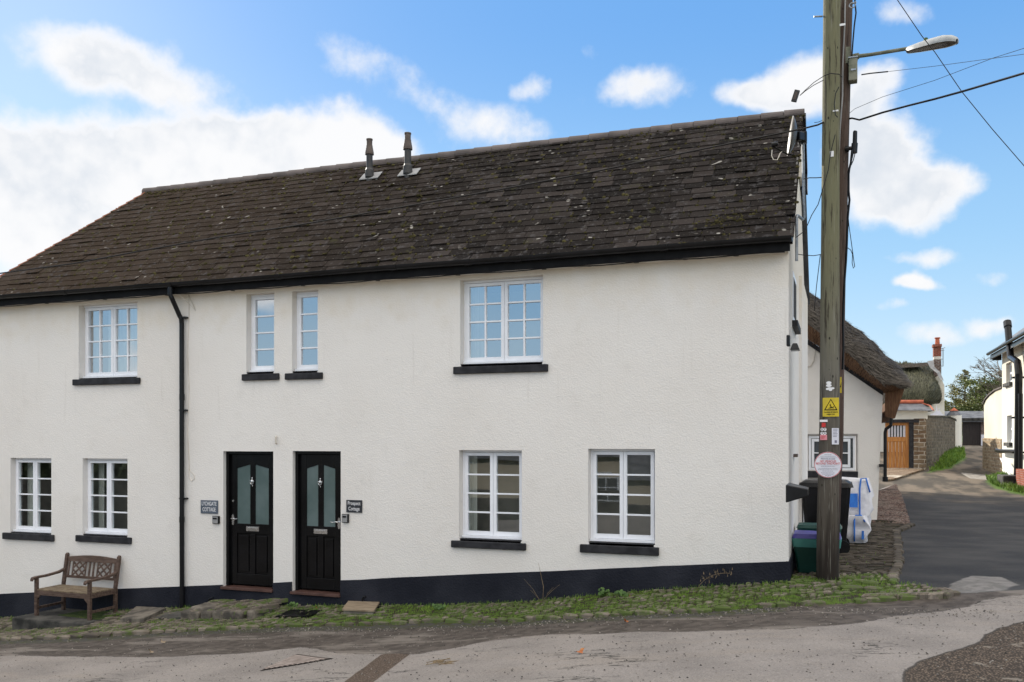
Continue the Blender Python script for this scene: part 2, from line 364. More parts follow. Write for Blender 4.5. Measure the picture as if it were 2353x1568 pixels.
# ------------------------------------------------------------------ mesh builder
class MB:
    def __init__(s): s.v = []; s.f = []
    def add(s, vs, fs):
        o = len(s.v); s.v += [tuple(v) for v in vs]; s.f += [tuple(i+o for i in f) for f in fs]; return s
    def box(s, x0, x1, y0, y1, z0, z1, M=None, tp=0):
        vs = [Vector(p) for p in ((x0, y0, z0), (x1, y0, z0), (x1, y1, z0), (x0, y1, z0), (x0+tp, y0+tp, z1), (x1-tp, y0+tp, z1), (x1-tp, y1-tp, z1), (x0+tp, y1-tp, z1))]
        if M is not None: vs = [M @ v for v in vs]
        return s.add(vs, [(3, 2, 1, 0), (4, 5, 6, 7), (0, 1, 5, 4), (1, 2, 6, 5), (2, 3, 7, 6), (3, 0, 4, 7)])
    def bar(s, a, b, w, h, up=Vector((0, 0, 1))):
        a = Vector(a); b = Vector(b); d = (b-a); L = d.length; d.normalize()
        x = d.cross(up)
        if x.length < 1e-4: x = d.cross(Vector((0, 1, 0)))
        x.normalize(); y = x.cross(d)
        M = Matrix((x, d, y)).transposed().to_4x4(); M.translation = a
        return s.box(-w/2, w/2, 0, L, -h/2, h/2, M)
    def tube(s, pts, r, n=10, cap=True):
        pts = [Vector(p) for p in pts]; rs = r if isinstance(r, (list, tuple)) else [r]*len(pts)
        o = len(s.v); prev = None
        for i, p in enumerate(pts):
            d = (pts[min(i+1, len(pts)-1)]-pts[max(i-1, 0)]).normalized()
            if prev is None:
                ref = Vector((0, 0, 1)) if abs(d.z) < .9 else Vector((1, 0, 0))
                x = d.cross(ref).normalized()
            else: x = (prev-d*prev.dot(d)).normalized()
            prev = x; y = d.cross(x)
            for k in range(n):
                a = 2*math.pi*k/n; s.v.append(tuple(p+(x*math.cos(a)+y*math.sin(a))*rs[i]))
        for i in range(len(pts)-1):
            for k in range(n):
                a, b_ = o+i*n+k, o+i*n+(k+1) % n; s.f.append((a, b_, b_+n, a+n))
        if cap:
            s.f.append(tuple(o+k for k in range(n))[::-1]); s.f.append(tuple(o+(len(pts)-1)*n+k for k in range(n)))
        return s
    def poly(s, pts): return s.add(pts, [tuple(range(len(pts)))])
    def prism(s, pts, off):
        pts = [Vector(p) for p in pts]; n = len(pts); off = Vector(off)
        return s.add(pts+[p+off for p in pts], [tuple(range(n))[::-1], tuple(range(n, 2*n))]+[(i, (i+1) % n, (i+1) % n+n, i+n) for i in range(n)])
    def grid(s, rows):
        o = len(s.v); m = len(rows[0])
        for r in rows: s.v += [tuple(p) for p in r]
        for i in range(len(rows)-1):
            for j in range(m-1): s.f.append((o+i*m+j, o+i*m+j+1, o+(i+1)*m+j+1, o+(i+1)*m+j))
        return s
    def disc(s, c, r, nrm, n=32, th=.004, ry=None):
        nrm = Vector(nrm).normalized(); x = nrm.cross(Vector((0, 0, 1))).normalized(); y = x.cross(nrm); ry = ry or r
        pts = [Vector(c)+x*math.cos(2*math.pi*k/n)*r+y*math.sin(2*math.pi*k/n)*ry for k in range(n)]
        return s.prism(pts, nrm*th)
    def build(s, name, mat, parent=None, bevel=0, smooth=False, seg=2):
        me = bpy.data.meshes.new(name); me.from_pydata(s.v, [], s.f); me.update()
        bm = bmesh.new(); bm.from_mesh(me); bmesh.ops.recalc_face_normals(bm, faces=bm.faces); bm.to_mesh(me); bm.free()
        me.materials.append(MT[mat] if isinstance(mat, str) else mat)
        if smooth: me.polygons.foreach_set('use_smooth', [True]*len(me.polygons))
        o = bpy.data.objects.new(name, me); col.objects.link(o)
        if parent is not None:
            o.parent = parent; o.matrix_parent_inverse = Matrix.Translation(-parent_world(parent))
        if bevel:
            b = o.modifiers.new('bevel', 'BEVEL'); b.width = bevel; b.segments = seg; b.limit_method = 'ANGLE'
        return o
PW = {}
def parent_world(o): return PW.get(o.name, Vector((0, 0, 0)))
def tag(o, label=None, cat=None, group=None, kind=None):
    if label: o['label'] = label
    if cat: o['category'] = cat
    if group: o['group'] = group
    if kind: o['kind'] = kind
    return o
def thing(name, loc, label, cat, group=None):
    o = bpy.data.objects.new(name, None); o.location = loc; o.empty_display_size = .1; col.objects.link(o); PW[o.name] = Vector(loc)
    return tag(o, label, cat, group)
def text(body, size, mat, origin, xdir, nrm, parent, name='lettering', width=None, align='CENTER', off=0):
    cu = bpy.data.curves.new('t', 'FONT'); cu.body = body; cu.size = size; cu.extrude = .0008; cu.align_x = align; cu.align_y = 'CENTER'; cu.offset = off
    o = bpy.data.objects.new('t', cu); col.objects.link(o); bpy.context.view_layer.update()
    me = bpy.data.meshes.new_from_object(o.evaluated_get(bpy.context.evaluated_depsgraph_get()))
    bpy.data.objects.remove(o); bpy.data.curves.remove(cu)
    xs = [v.co.x for v in me.vertices]; w = max(xs)-min(xs); k = (width/w) if width else 1
    x = Vector(xdir).normalized(); n = Vector(nrm).normalized(); y = n.cross(x)
    for v in me.vertices: v.co = Vector(origin)+x*v.co.x*k+y*v.co.y+n*v.co.z
    me.materials.clear(); me.materials.append(MT[mat]); me.name = name
    ob = bpy.data.objects.new(name, me); col.objects.link(ob)
    if parent is not None: ob.parent = parent; ob.matrix_parent_inverse = Matrix.Translation(-parent_world(parent))
    return ob
# ------------------------------------------------------------------ camera
cd = bpy.data.cameras.new('camera'); cam = bpy.data.objects.new('camera', cd); col.objects.link(cam)
cam.location = CAM; cam.rotation_euler = (R(90), 0, A)
cd.sensor_width = 36; cd.lens = 36*F/2353; cd.shift_y = (YH-784)/2353; cd.clip_end = 2000; cd.clip_start = .05
scene.camera = cam
# ------------------------------------------------------------------ ground
edge_px = [(-160,1480),(0,1473),(100,1471),(210,1465),(300,1459),(470,1450),(630,1444),(822,1438),(982,1431),(1223,1427),(1415,1417),(1607,1409),(1799,1395),(2011,1383),(2100,1378),(2183,1369)]
edge = [PG(*p) for p in edge_px]
edge = [Vector((-30, edge[0].y, 0))]+edge
back_px = [(2131,1348),(2047,1346),(2066,1300),(2060,1224),(2093,1209)]
pave_poly = [(p.x, p.y) for p in edge]+[(PG(*p).x, PG(*p).y) for p in back_px]+[(.72, 8.6), (-.6, 8.6), (-.6, 0.3), (-30, .3)]
def gp(px): return [(PG(x, y).x, PG(x, y).y) for x, y in px]
P_gravel = [(PG(2093,1209).x, PG(2093,1209).y), (PG(2072,1140).x, PG(2072,1140).y), (PG(2060,1112).x, PG(2060,1112).y), (1.0, 19), (.6, 19), (.6, 8.2)]
P_wet = gp([(-150,1475),(300,1455),(822,1430),(1223,1420),(1607,1400),(2011,1375),(2183,1362),(2500,1340),(2500,1345),(2250,1384),(2150,1405),(2050,1417),(1960,1435),(1800,1446),(1600,1449),(1400,1455),(1223,1462),(1100,1478),(960,1503),(800,1500),(690,1487),(560,1503),(400,1510),(200,1508),(-150,1515)])
P_gut = [(p.x, p.y+.05) for p in edge[:-3]]+[(p.x+.05, p.y-.30) for p in edge[:-3]][::-1]
P_coarse = gp([(2060,1640),(2074,1565),(2082,1545),(2112,1520),(2210,1491),(2248,1480),(2262,1462),(2300,1442),(2353,1428),(2700,1395),(2700,1640)])
P_trench = gp([(690,1645),(790,1568),(878,1502),(946,1500),(858,1568),(770,1645)])
P_pale = gp([(2170,1362),(2192,1338),(2235,1323),(2300,1326),(2345,1345),(2310,1356),(2240,1364)])
P_conc = gp([(2205,1086),(2290,1094),(2320,1107),(2230,1100)])
lane0 = gp([(2047,1348),(2131,1349),(2185,1367),(2353,1356),(2700,1335)])
P_lane = lane0+[(14, -2.5), (14, 3), (30, 70), (-3, 70), (-3, 24), (1.0, 19.5)]+gp([(2060,1112),(2072,1140),(2093,1209),(2060,1224),(2066,1300)])
P_green = [(3.3, 28.2), (3.75, 30.5), (4.5, 36), (5.9, 45), (6.6, 45.2), (5.7, 37), (4.45, 31)]
P_green2 = [(5.9, 20.5), (5.9, 27), (4.9, 24.5), (4.75, 22), (5.1, 17.5), (5.9, 15)]
def sdf(poly, X, Y):
    n = len(poly); best = np.full(X.shape, 1e9); ins = np.zeros(X.shape, bool)
    for i in range(n):
        x0, y0 = poly[i]; x1, y1 = poly[(i+1) % n]; dx, dy = x1-x0, y1-y0; L = dx*dx+dy*dy+1e-12
        tt = np.clip(((X-x0)*dx+(Y-y0)*dy)/L, 0, 1)
        best = np.minimum(best, (X-x0-tt*dx)**2+(Y-y0-tt*dy)**2)
        if abs(dy) > 1e-12: ins ^= ((y0 > Y) != (y1 > Y)) & (X < (x1-x0)*(Y-y0)/dy+x0)
    return np.where(ins, 1, -1)*np.sqrt(best)
def axis(segs):
    o = [segs[0][0]]
    for a, b, st in segs:
        n = max(1, int(round((b-a)/st))); o += [a+(b-a)*(i+1)/n for i in range(n)]
    return np.array(o)
xs = axis([(-32, -16, .5), (-16, 3.2, .07), (3.2, 7, .12), (7, 16, .5)]); ys = axis([(-13, -7, .5), (-7, 1.2, .06), (1.2, 10, .12), (10, 34, .22), (34, 64, .4)])
GX, GY = np.meshgrid(xs, ys); GX = GX.ravel(); GY = GY.ravel()
sp = sdf(pave_poly, GX, GY); sg = sdf(P_gravel, GX, GY)
s1 = np.clip((sp+.01)/.06, 0, 1); s2 = np.clip((sg+.0)/.1, 0, 1)
gr = np.maximum(sdf(P_green, GX, GY), sdf(P_green2, GX, GY))
GZ = G(GX, GY)+.03*s1+.05*s2+.12*np.clip((gr+.1)/.5, 0, 1)
GZ += .006*np.sin(GX*1.7+GY*.9)*np.cos(GY*1.3)
nx, ny = len(xs), len(ys)
idx = np.arange(nx*ny).reshape(ny, nx)
faces = np.stack([idx[:-1, :-1], idx[:-1, 1:], idx[1:, 1:], idx[1:, :-1]], -1).reshape(-1, 4)
me = bpy.data.meshes.new('road'); me.from_pydata(np.stack([GX, GY, GZ], -1).tolist(), [], faces.tolist()); me.update()
for nm, a in (('pave', sp), ('gravel', sg), ('wet', sdf(P_wet, GX, GY)), ('gutter', sdf(P_gut, GX, GY)), ('coarse', sdf(P_coarse, GX, GY)), ('trench', sdf(P_trench, GX, GY)), ('pale', sdf(P_pale, GX, GY)), ('concrete', sdf(P_conc, GX, GY)), ('lane', sdf(P_lane, GX, GY)), ('green', gr)):
    at = me.attributes.new(nm, 'FLOAT', 'POINT'); at.data.foreach_set('value', a.astype(np.float32))
me.polygons.foreach_set('use_smooth', [True]*len(me.polygons)); me.materials.append(MT['road'])
road = bpy.data.objects.new('road', me); col.objects.link(road); tag(road, 'patched grey village road running past the cottage and up the lane', 'road', kind='structure')
b = MB()
gx = [-400, -150, -60, -31, 0, 15, 40, 120, 400]; gy = [-400, -120, -60, -34, -12, 0, 30, 62, 120, 400]
b.grid([[(x, y, min(g(x, y), 8)-(.35 if -32 < x < 16 and -13 < y < 64 else .1)-(.3 if abs(x) < 32 and -13 < y < 64 else 0)) for x in gx] for y in gy])
tag(b.build('ground', 'land'), 'grassy land beyond the houses', 'ground', kind='structure')
def gs(x, y):
    z = g(x, y); a = np.array([x]); c = np.array([y])
    return z+.03*float(np.clip((sdf(pave_poly, a, c)[0]+.01)/.06, 0, 1))
# ------------------------------------------------------------------ pitched stone pavement
def stone(mb, c, L, W, H, ang, r=rnd, tilt=0):
    n = 7; ca, sa = math.cos(ang), math.sin(ang); vs = []
    for lay, (k, z) in enumerate(((1.0, -.03), (1.0, H*.55), (.72, H))):
        for i in range(n):
            a = 2*math.pi*i/n+.3
            e = (abs(math.cos(a))**.6*math.copysign(1, math.cos(a)), abs(math.sin(a))**.6*math.copysign(1, math.sin(a)))
            x = e[0]*L/2*k*(1+r.uniform(-.1, .1)); y = e[1]*W/2*k*(1+r.uniform(-.1, .1))
            vs.append((c[0]+x*ca-y*sa, c[1]+x*sa+y*ca, c[2]+z+x*tilt))
    fs = [tuple(range(2*n, 3*n))]
    for l in range(2): fs += [(l*n+i, l*n+(i+1) % n, (l+1)*n+(i+1) % n, (l+1)*n+i) for i in range(n)]
    mb.add(vs, fs)
stones = MB(); cand = []
ang = R(62); ca, sa = math.cos(ang), math.sin(ang)
for i in range(-260, 260):
    for j in range(-420, 420):
        u = i*.17+(j % 2)*.085+rnd.uniform(-.02, .02); v = j*.058+rnd.uniform(-.012, .012)
        x, y = u*ca-v*sa-5, u*sa+v*ca
        if -15.5 < x < 1.6 and -2.2 < y < 9: cand.append((x, y))
cx_ = np.array([c[0] for c in cand]); cy_ = np.array([c[1] for c in cand])
sv = sdf(pave_poly, cx_, cy_)
for (x, y), s in zip(cand, sv):
    if s < .07 or y > 8.3: continue
    if noise.noise(Vector((x*1.8, y*1.8, 3))) > (.17 if x > -7 and y < 0 else .45): continue
    L = rnd.uniform(.09, .18); W = rnd.uniform(.022, .052)
    if x > -6 and y < .2 and rnd.random() < .35: L *= .8; W *= 1.7
    if y > .8: L *= 1.25; W *= .8
    stone(stones, (x, y, g(x, y)+.028), L, W, rnd.uniform(.006, .028), (R(8) if y > .8 else ang)+rnd.uniform(-.35, .35)+noise.noise(Vector((x, y, 0)))*.5)
for k in range(1, len(edge)-1):
    a, c = edge[k], edge[k+1]; d = (c-a); L = math.hypot(d.x, d.y); t_ = 0
    while t_ < L:
        l = rnd.uniform(.14, .30); q = a+d*min(1, (t_+l/2)/L)
        if rnd.random() < .9: stone(stones, (q.x, q.y+.01, g(q.x, q.y)+.018), l*.93, rnd.uniform(.06, .10), rnd.uniform(.025, .04), math.atan2(d.y, d.x)+rnd.uniform(-.08, .08))
        t_ += l
be = [PG(*p) for p in back_px[1:]]
for k in range(len(be)-1):
    a, c = be[k], be[k+1]; d = c-a; L = math.hypot(d.x, d.y); t_ = 0
    while t_ < L:
        l = rnd.uniform(.10, .20); q = a+d*min(1, (t_+l/2)/L)
        stone(stones, (q.x+rnd.uniform(-.02, .02), q.y, g(q.x, q.y)+.02), l, rnd.uniform(.10, .16), .035, math.atan2(d.y, d.x)+rnd.uniform(-.2, .2)); t_ += l
# gully channel of angled stones at the corner of the lane
ch0, ch1 = PG(1990, 1370), PG(2180, 1366)
for k in range(34):
    f = k/33; q = ch0.lerp(ch1, f)
    for off in (-.13, .13): stone(stones, (q.x, q.y+off, g(q.x, q.y)+.012), .19, .04, .035, R(115 if off > 0 else 60)+rnd.uniform(-.1, .1))
for px, py, L in ((2005,1362,.2),(1958,1360,.26),(2000,1349,.2),(1975,1345,.14),(1935,1352,.12),(1992,1338,.16),(1950,1338,.12)):
    q = PG(px, py); stone(stones, (q.x, q.y, q.z+.03), L, L*.55, .04, rnd.uniform(-.3, .3))
grt = MB()
for _ in range(5200):
    x, y = rnd.uniform(-11, 4), rnd.uniform(-6, -.9)
    if rnd.random() < .35: x = rnd.uniform(-13, 1.5); y = -1.05-abs(rnd.gauss(0, .25))
    k_ = rnd.uniform(.005, .013); z_ = g(x, y)+.004
    grt.add([(x-k_, y, z_), (x, y-k_*.7, z_), (x+k_, y, z_), (x, y+k_*.7, z_), (x, y, z_+k_*.9)], [(0, 1, 4), (1, 2, 4), (2, 3, 4), (3, 0, 4)])
tag(grt.build('grit', 'gritstone'), 'loose grit scattered over the road', 'grit', kind='stuff')
gq = [(rnd.uniform(.4, 2.2), rnd.uniform(7.5, 19)) for _ in range(9000)]; ga = np.array(gq); sv = sdf(P_gravel, ga[:, 0], ga[:, 1])
gvl = MB()
for (x, y), s in zip(gq, sv):
    if s > .02: stone(gvl, (x, y, g(x, y)+.045), rnd.uniform(.03, .07), rnd.uniform(.02, .05), .02, rnd.uniform(0, 3))
tag(gvl.build('gravel', 'gravelstone'), 'brown pebbles filling the strip beside the thatched cottage wall', 'gravel', kind='stuff')
po = stones.build('pavement', 'pstone'); tag(po, 'mossy pitched stone pavement edging the white cottage', 'pavement', kind='structure')
# grass and weeds in the stones
gb = MB()
def blade(mb, x, y, z, h, w, r=rnd):
    a = r.uniform(0, 6.28); dx, dy = math.cos(a)*w, math.sin(a)*w; lx, ly = r.uniform(-.5, .5)*h, r.uniform(-.5, .5)*h
    mb.add([(x-dx, y-dy, z-.004), (x+dx, y+dy, z-.004), (x+dx*.6+lx*.5, y+dy*.6+ly*.5, z+h*.6), (x+lx, y+ly, z+h)], [(0, 1, 2), (0, 2, 3)])
N = 0; pts = []
while len(pts) < 52000:
    pts.append((rnd.uniform(-14, 1.5), rnd.uniform(-1.6, .5) if rnd.random() < .93 else rnd.uniform(.5, 6)))
pa = np.array(pts); sv = sdf(pave_poly, pa[:, 0], pa[:, 1])
for (x, y), s in zip(pts, sv):
    if s < -.03: continue
    n = noise.noise(Vector((x*1.6, y*2.2, 7)))*.6+noise.noise(Vector((x*5, y*6, 1)))*.4
    dens = (.05+.31*min(1, max(0, (x+8.2)/3))*min(1, max(.1, (.9-x)/.6))) if y < .35 else -.1
    if s < .05: dens += .2 if x < .3 else 0
    if y > -.10: dens += .12
    if n+rnd.uniform(-.25, .25) > dens-.18: continue
    blade(gb, x, y, gs(x, y)+.008, rnd.uniform(.010, .034)*(1.5 if y > -.1 else 1), .003)
go = gb.build('grass', 'grass'); tag(go, 'short grass growing between the pavement stones', 'grass', kind='stuff')
gl = MB()
for poly_, nn in ((P_green, 7000), (P_green2, 9000)):
    xs_ = [p[0] for p in poly_]; ys_ = [p[1] for p in poly_]
    qq = [(rnd.uniform(min(xs_), max(xs_)), rnd.uniform(min(ys_), max(ys_))) for _ in range(nn)]
    qa = np.array(qq); sv = sdf(poly_, qa[:, 0], qa[:, 1])
    for (x, y), s in zip(qq, sv):
        if s > 0: blade(gl, x, y, g(x, y)+.08, rnd.uniform(.06, .22), .018)
tag(gl.build('grass', 'grass'), 'bright grass verges along both sides of the upper lane', 'grass', kind='stuff')
# ------------------------------------------------------------------ main cottage
HX1 = PY(1812, 900).x            # right corner
HX0 = -14.2; HD = 5.4; ZT = 4.03; YR = 2.7; ZR = 6.64; ZE = 4.17; YE = -.17
cot = thing('cottage', (-7, 0, 0), 'long white rendered cottage with mossy slate roof, black plinth and two black front doors', 'house')
def rect(l, r, t_, b_, Y=0):
    m = (t_+b_)/2; c = (l+r)/2
    return PY(l, m, Y).x, PY(r, m, Y).x, PY(c, b_, Y).z, PY(c, t_, Y).z
WIN = [  # l r top bottom | sill l r t b | depth casements cols | glass | label
 (181,315.5,694,869,166,319,870,884,.13,2,2,'glassup','paired white casement window above the bench, reflecting cloud and holding pale curtains'),
 (566,630,671,856,555,639,859,874,.12,1,1,'glassup','left of the two slim four-pane upper windows'),
 (671,731,668,854,654,739,857,872,.12,1,1,'glassup','right of the two slim four-pane upper windows'),
 (1057.5,1248,638,836,1041,1258,840,857,.14,2,2,'glassup','largest upper window with sixteen panes reflecting blue sky'),
 (24,118,1053,1226,5,121,1227,1242,.10,2,1,'glass','ground floor window at the far left edge'),
 (190,293,1054,1231,173,299,1233,1248,.10,2,1,'glass','ground floor window right above the bench'),
 (1055,1199,1035,1242,1036,1207.5,1246,1262,.13,2,1,'glass','ground floor window just right of the doors'),
 (1351.5,1505,1032,1250,1332,1513.5,1255,1274,.13,2,1,'glass','ground floor window nearest the telegraph pole')]
holes = []; wins = []
for w in WIN:
    x0, x1, z0, z1 = rect(w[0], w[1], w[2], w[3])
    if z1 > ZT-.08: z1 = ZT-.08
    holes.append((x0, x1, z0, z1, w[8])); wins.append((x0, x1, z0, z1, w))
DOOR = [(513,628,1037.5,1352), (672.5,783,1037,1363)]
doors = []
for d_ in DOOR:
    x0, x1, z0, z1 = rect(*d_); holes.append((x0, x1, z0, z1, .14)); doors.append((x0, x1, z0, z1))
def wallbase(x): return float(np.interp(x, XB, ZB))-.12
bxs = [HX0, -12, -10, -8, -6.8, -5.4, -4, -2.8, -2, HX1]
outer = [(x, wallbase(x)) for x in bxs]+[(HX1, ZT), (HX0, ZT)]
wb = MB()
loops = [[Vector((x, z, 0)) for x, z in outer]]+[[Vector(p+(0,)) for p in ((h[0], h[2]), (h[0], h[3]), (h[1], h[3]), (h[1], h[2]))] for h in holes]
flat = [v for l in loops for v in l]
wb.add([(v.x, 0, v.y) for v in flat], [tuple(t_) for t_ in tessellate_polygon(loops)])
for x0, x1, z0, z1, dp in holes:
    d2 = dp+.07
    for q in (((x0, 0, z0), (x0, 0, z1), (x0, d2, z1), (x0, d2, z0)), ((x1, 0, z0), (x1, d2, z0), (x1, d2, z1), (x1, 0, z1)),
              ((x0, 0, z1), (x1, 0, z1), (x1, d2, z1), (x0, d2, z1)), ((x0, 0, z0), (x0, d2, z0), (x1, d2, z0), (x1, 0, z0))): wb.poly(q)
# gable, back, left wall (gable wall follows roof)
gw = [(HX1, 0, wallbase(HX1)), (HX1, HD, wallbase(HX1)), (HX1, HD, ZT), (HX1, YR, ZR-.12), (HX1, 0, ZT)]
wb.poly(gw); wb.poly([(HX0, HD, -1.6), (HX1, HD, -.2), (HX1, HD, ZT), (HX0, HD, ZT)])
wb.poly([(HX0, 0, -1.6), (HX0, HD, -1.6), (HX0, HD, ZT), (HX0, 0, ZT)])
# shallow pier at the back half of the gable
wb.box(HX1-.05, HX1+.045, 2.9, HD-.01, -.1, ZT+.2)
wb.build('wall', 'render', cot)
rw = MB(); rw.box(-9, HX1-.6, HD-.01, 8.3, -.6, 3.7); rw.add([(-9, HD, 3.7), (HX1-.6, HD, 3.7), (HX1-.6, 8.3, 3.7), (-9, 8.3, 3.7), (-9, HD, 4.3), (HX1-.6, HD, 4.3)], [(0, 1, 5, 4), (3, 2, 5, 4), (1, 2, 5), (0, 3, 4)]); rw.build('added_shade_wing', 'render', cot)  # unseen wing added to block sun slipping between the two cottages
ib = MB(); ib.box(HX0+.1, HX1-.25, .9, 4.8, -1.3, 3.9); ib.build('interior', 'room', cot)
# plinth
pl_px = [(-30,1366),(0,1365),(205,1356),(410,1348),(512,1344),(630,1339),(671,1337),(783,1334),(988,1324),(1100,1319),(1300,1311),(1553,1300),(1700,1294),(1812,1290)]
plt = [PY(*p) for p in pl_px]; plt[0].x = HX0; plt[-1].x = HX1+.022
pb = MB(); prevs = None
def pltop(x): return float(np.interp(x, [p.x for p in plt], [p.z for p in plt]))+.012*noise.noise(Vector((x*2.1, 4, 0)))*(x < HX1-.1)
cuts = sorted(set([p.x for p in plt]+[HX0+.31*k for k in range(1, int((HX1-HX0)/.31))]+[d for dd in doors for d in dd[:2]]+bxs[1:-1]))
for a, c in zip(cuts[:-1], cuts[1:]):
    m = (a+c)/2; za, zc = pltop(a), pltop(c)
    for dd in doors:
        if dd[0] < m < dd[1]: za = zc = dd[2]-.035
    y0 = -.016
    pb.add([(a, y0, wallbase(a)), (c, y0, wallbase(c)), (c, y0, zc), (a, y0, za), (a, .05, za), (c, .05, zc)], [(0, 1, 2, 3), (3, 2, 5, 4)])
xg = HX1+.02
pb.poly([(xg, -.016, wallbase(HX1)), (xg, HD, wallbase(HX1)), (xg, HD, .40), (xg, -.016, pltop(HX1))]); pb.poly([(xg, -.016, pltop(HX1)), (xg, HD, .40), (HX1-.03, HD, .40), (HX1-.03, -.016, pltop(HX1))])
pb.build('plinth', 'plinth', cot)
# windows
for x0, x1, z0, z1, w in wins:
    dp, nc, ncol, gm = w[8], w[9], w[10], w[11]
    fr = MB(); y0 = dp
    fw = .032; sb = .045
    fr.box(x0, x0+fw, y0, y0+.06, z0+sb, z1); fr.box(x1-fw, x1, y0, y0+.06, z0+sb, z1)
    fr.box(x0+fw, x1-fw, y0, y0+.06, z1-fw, z1)
    fr.box(x0+.004, x1-.004, y0-.055, y0+.06, z0+.012, z0+sb)
    if dp > .12 and w[2] < 900: fr.box(x0, x1, y0-.025, y0+.0, z1-.03, z1+.0)
    wo = fr.build('window', 'white', cot, bevel=.003); wo['label'] = w[12]
    cx0, cx1, cz0, cz1 = x0+fw, x1-fw, z0+sb, z1-fw
    cb = MB(); pn = MB(); cwid = (cx1-cx0)/nc; st = .046
    for k in range(nc):
        a, c = cx0+k*cwid+.002, cx0+(k+1)*cwid-.002; y1 = y0-.012; y2 = y0+.045
        cb.box(a, a+st, y1, y2, cz0+.003, cz1-.003); cb.box(c-st, c, y1, y2, cz0+.003, cz1-.003)
        cb.box(a+st, c-st, y1, y2, cz0+.003, cz0+st+.015); cb.box(a+st, c-st, y1, y2, cz1-st, cz1-.003)
        gx0, gx1, gz0, gz1 = a+st, c-st, cz0+st+.015, cz1-st
        for i in range(1, ncol): xm = gx0+(gx1-gx0)*i/ncol; cb.box(xm-.011, xm+.011, y1+.006, y2, gz0, gz1)
        for i in range(1, 4):
            zm = gz0+(gz1-gz0)*i/4
            for ii in range(ncol):
                xa = gx0+(gx1-gx0)*ii/ncol+(.011 if ii else 0); xb = gx0+(gx1-gx0)*(ii+1)/ncol-(.011 if ii < ncol-1 else 0)
                cb.box(xa, xb, y1+.004, y2, zm-.011, zm+.011)
        for ii in range(ncol):
            for jj in range(4):
                xa, xb = gx0+(gx1-gx0)*ii/ncol-.002, gx0+(gx1-gx0)*(ii+1)/ncol+.002; za, zb_ = gz0+(gz1-gz0)*jj/4-.002, gz0+(gz1-gz0)*(jj+1)/4+.002
                ta, tb_ = rnd.uniform(-.0016, .0016), rnd.uniform(-.0016, .0016)
                pn.poly([(xa, y0+.02-ta-tb_, za), (xb, y0+.02+ta-tb_, za), (xb, y0+.02+ta+tb_, zb_), (xa, y0+.02-ta+tb_, zb_)])
    cb.build('casement', 'white', wo, bevel=.0025); pn.build('pane', gm, wo)
    sx0, sx1, sz0, sz1 = rect(w[4], w[5], w[6], w[7], -.045)
    s_ = MB(); s_.box(sx0, sx1, -.05, .0, sz0, sz1); s_.box(x0+.003, x1-.003, .0, y0+.05, sz1-.03, z0+.010)
    s_.build('sill', 'sill', wo, bevel=.010)
# curtains and things behind the glass
def curtain(x0, x1, y, z0, z1, win_i):
    n = 26; c = MB(); c.grid([[(x0+(x1-x0)*i/n, y+.02*math.sin(i*1.7)+.008*math.sin(i*3.1), z) for i in range(n+1)] for z in (z0, z1)])
    wo = [o for o in cot.children if o.name.startswith('window')][win_i]; c.build('curtain', 'curtain', wo, smooth=True)
wl = wins[0]; curtain(wl[0]+.33, wl[1], .30, wl[2], wl[3], 0); curtain(wl[0], wl[0]+.12, .31, wl[2], wl[3], 0)
wl = wins[4]; curtain(wl[0], wl[0]+.30, .34, wl[2], wl[3], 4)
wl = wins[5]; curtain(wl[0], wl[0]+.12, .34, wl[2], wl[3], 5)
wl = wins[3]; curtain(wl[0], wl[0]+.22, .34, wl[2], wl[3], 3)
wl = wins[6]; curtain(wl[0]-.1, wl[0]+.13, .34, wl[2], wl[3], 6)
